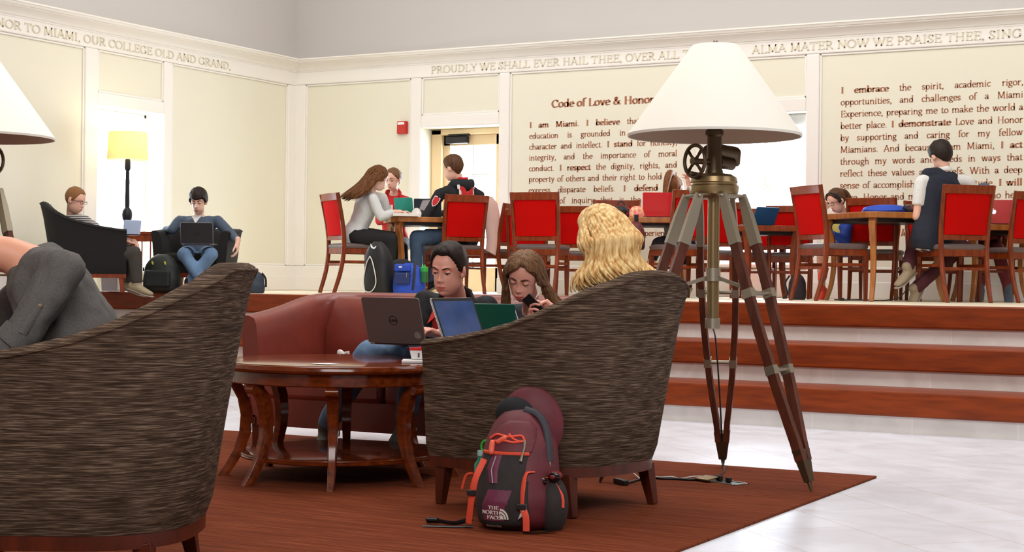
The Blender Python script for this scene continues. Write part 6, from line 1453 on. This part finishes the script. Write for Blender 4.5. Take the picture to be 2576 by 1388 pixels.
# floor outlet with its cables
p = on_z(1822, 1213, .0125); t = thing('floor_outlet', 'open brass floor outlet box in the rug under the tripod lamp', 'outlet', p, face(.80, .6))
mb = MB()
for (a0, b0, a1, b1) in ((-.12, -.05, .12, -.042), (-.12, .042, .12, .05), (-.12, -.05, -.112, .05), (.112, -.05, .12, .05)): bx(mb, a0, a1, b0, b1, 0, .006)
mb.build('frame', MT['steel'], t, smooth=0)
mb = MB(); bx(mb, -.112, .112, -.042, .042, .0, .003); mb.build('recess', MT['black'], t, smooth=0)
mb = MB(); mb.box((-.07, -.052, .018), (.09, .075, .008), Matrix.Rotation(radians(8), 3, 'X')); mb.build('flap', MT['brass'], t, smooth=0, bevel=.003)
mb = MB(); mb.box((-.035, .0, .018), (.032, .024, .026)); mb.build('plug', MT['black'], t, smooth=0, bevel=.005)
mb = MB(); mb.box((.03, .0, .016), (.028, .022, .024)); mb.build('plug', MT['black'], t, smooth=0, bevel=.005)
pl = lambda px, py, z=.018: on_z(px, py, z)
bk = LC+Vector((cos(radians(105.3)), sin(radians(105.3)), 0))*.585
ang = radians(105.3); dv = Vector((cos(ang), sin(ang), 0))
_lc = cable('cord', [LC+Vector((0, 0, .76)), LC+dv*.16+Vector((0, 0, .68)), LC+dv*.36+Vector((0, 0, .42)), LC+dv*.50+Vector((0, 0, .17)), LC+dv*.575+Vector((.0, -.02, .05)), pl(1822, 1184), pl(1800, 1197), pl(1775, 1196)], .0042, MT['black'], 'black cord'); _lc.parent = LAMP; _lc.location = -LC; del _lc['category']; del _lc['label']
cable('extension_cable', [pl(1780, 1204), pl(1740, 1206), pl(1700, 1204), pl(1665, 1203), pl(1630, 1200), pl(1600, 1208), pl(1570, 1216)], .006, MT['black'], 'thick black power cord on the rug behind the armchair leg')
cable('charging_cable', [pl(1778, 1198), pl(1745, 1198, .03), pl(1712, 1203), pl(1690, 1199, .028), pl(1660, 1200), pl(1635, 1196), pl(1615, 1192, .05), pl(1612, 1204), pl(1594, 1190, .03)], .0032, mat('white_cord', (224, 222, 218), .5), 'thin white charging cord beside the black power cord on the rug')
t = thing('power_adapter', 'black power adapter on the rug left of the armchair back leg', 'adapter', pl(1562, 1218, .0125), face(.9, .4)); mb = MB(); mb.box((0, 0, .013), (.10, .035, .025)); mb.build('body', MT['black'], t, smooth=0, bevel=.005)
pf = lambda px, d, z=ZP+.006: floor_at(px, d, z)
cable('charger_cable', [pf(2195, 14.0), pf(2225, 14.1), pf(2262, 14.4, ZP+.03), pf(2280, 14.7, ZP+.10), pf(2286, 14.75, ZP+.14)], .005, MT['black'], 'black cord curling on the platform under the oak table')
cable('charger_cable', [pf(2100, 14.3), pf(2125, 14.2), pf(2160, 14.4), pf(2195, 14.2)], .005, MT['black'], 'black cord lying left of the oak table leg on the platform')
t = thing('power_adapter', 'black power adapter on the platform below the girl in blue', 'adapter', pf(2118, 13.95, ZP), face(1, 0)); mb = MB(); mb.box((0, 0, .014), (.07, .03, .027)); mb.build('body', MT['black'], t, smooth=0, bevel=.004)
t = thing('open_book', 'open white book held below the girl in the blue jacket', 'book', at(2066, 566, 14.45)); mb = MB(); R_ = rot_to(cam_dir(.3, .9)) @ Matrix.Rotation(radians(12), 3, 'Y'); mb.box((0, 0, 0), (.13, .09, .014), R_); mb.build('pages', mat('book_pages', (232, 228, 220), .7), t, smooth=0, bevel=.003)
t = thing('paper_sheets', 'white loose papers in front of the woman in white on the oak table', 'paper', on_table(1015, 15.98, TZ1)); mb = MB(); R_ = rot_to(cam_dir(.97, .22)); mb.box((0, 0, .016), (.24, .26, .03), R_); mb.build('stack', mat('paper_stack', (226, 222, 216), .7), t, smooth=0, bevel=.003)
t = thing('paper_sheets', 'crumpled white sheet by the hooded man\'s hand on the oak table', 'paper', on_table(1046, 16.12, TZ1+.001)); mb = MB(); mb.loft([[Vector((.07*cos(q)*k+.01*sin(3*q), .05*sin(q)*k, z)) for q in [2*pi*j/9 for j in range(9)]] for k, z in ((1, 0), (.9, .03), (.45, .075), (.1, .095))]); mb.build('sheet', MT['eyewhite'], t, smooth=0)
t = thing('storage_box', 'white plastic box under the far backlit armchair', 'box', floor_at(282, 15.2, ZP), face(-.1, -1)); mb = MB(); mb.box((0, 0, .07), (.15, .16, .13), top=(1.08, 1.08)); mb.build('tub', mat('white_plastic_box', (214, 220, 226), .4), t, smooth=0, bevel=.008); mb = MB(); mb.box((0, 0, .137), (.172, .182, .010)); mb.build('rim', mat('white_plastic_rim', (226, 230, 234), .4), t, smooth=0, bevel=.004)
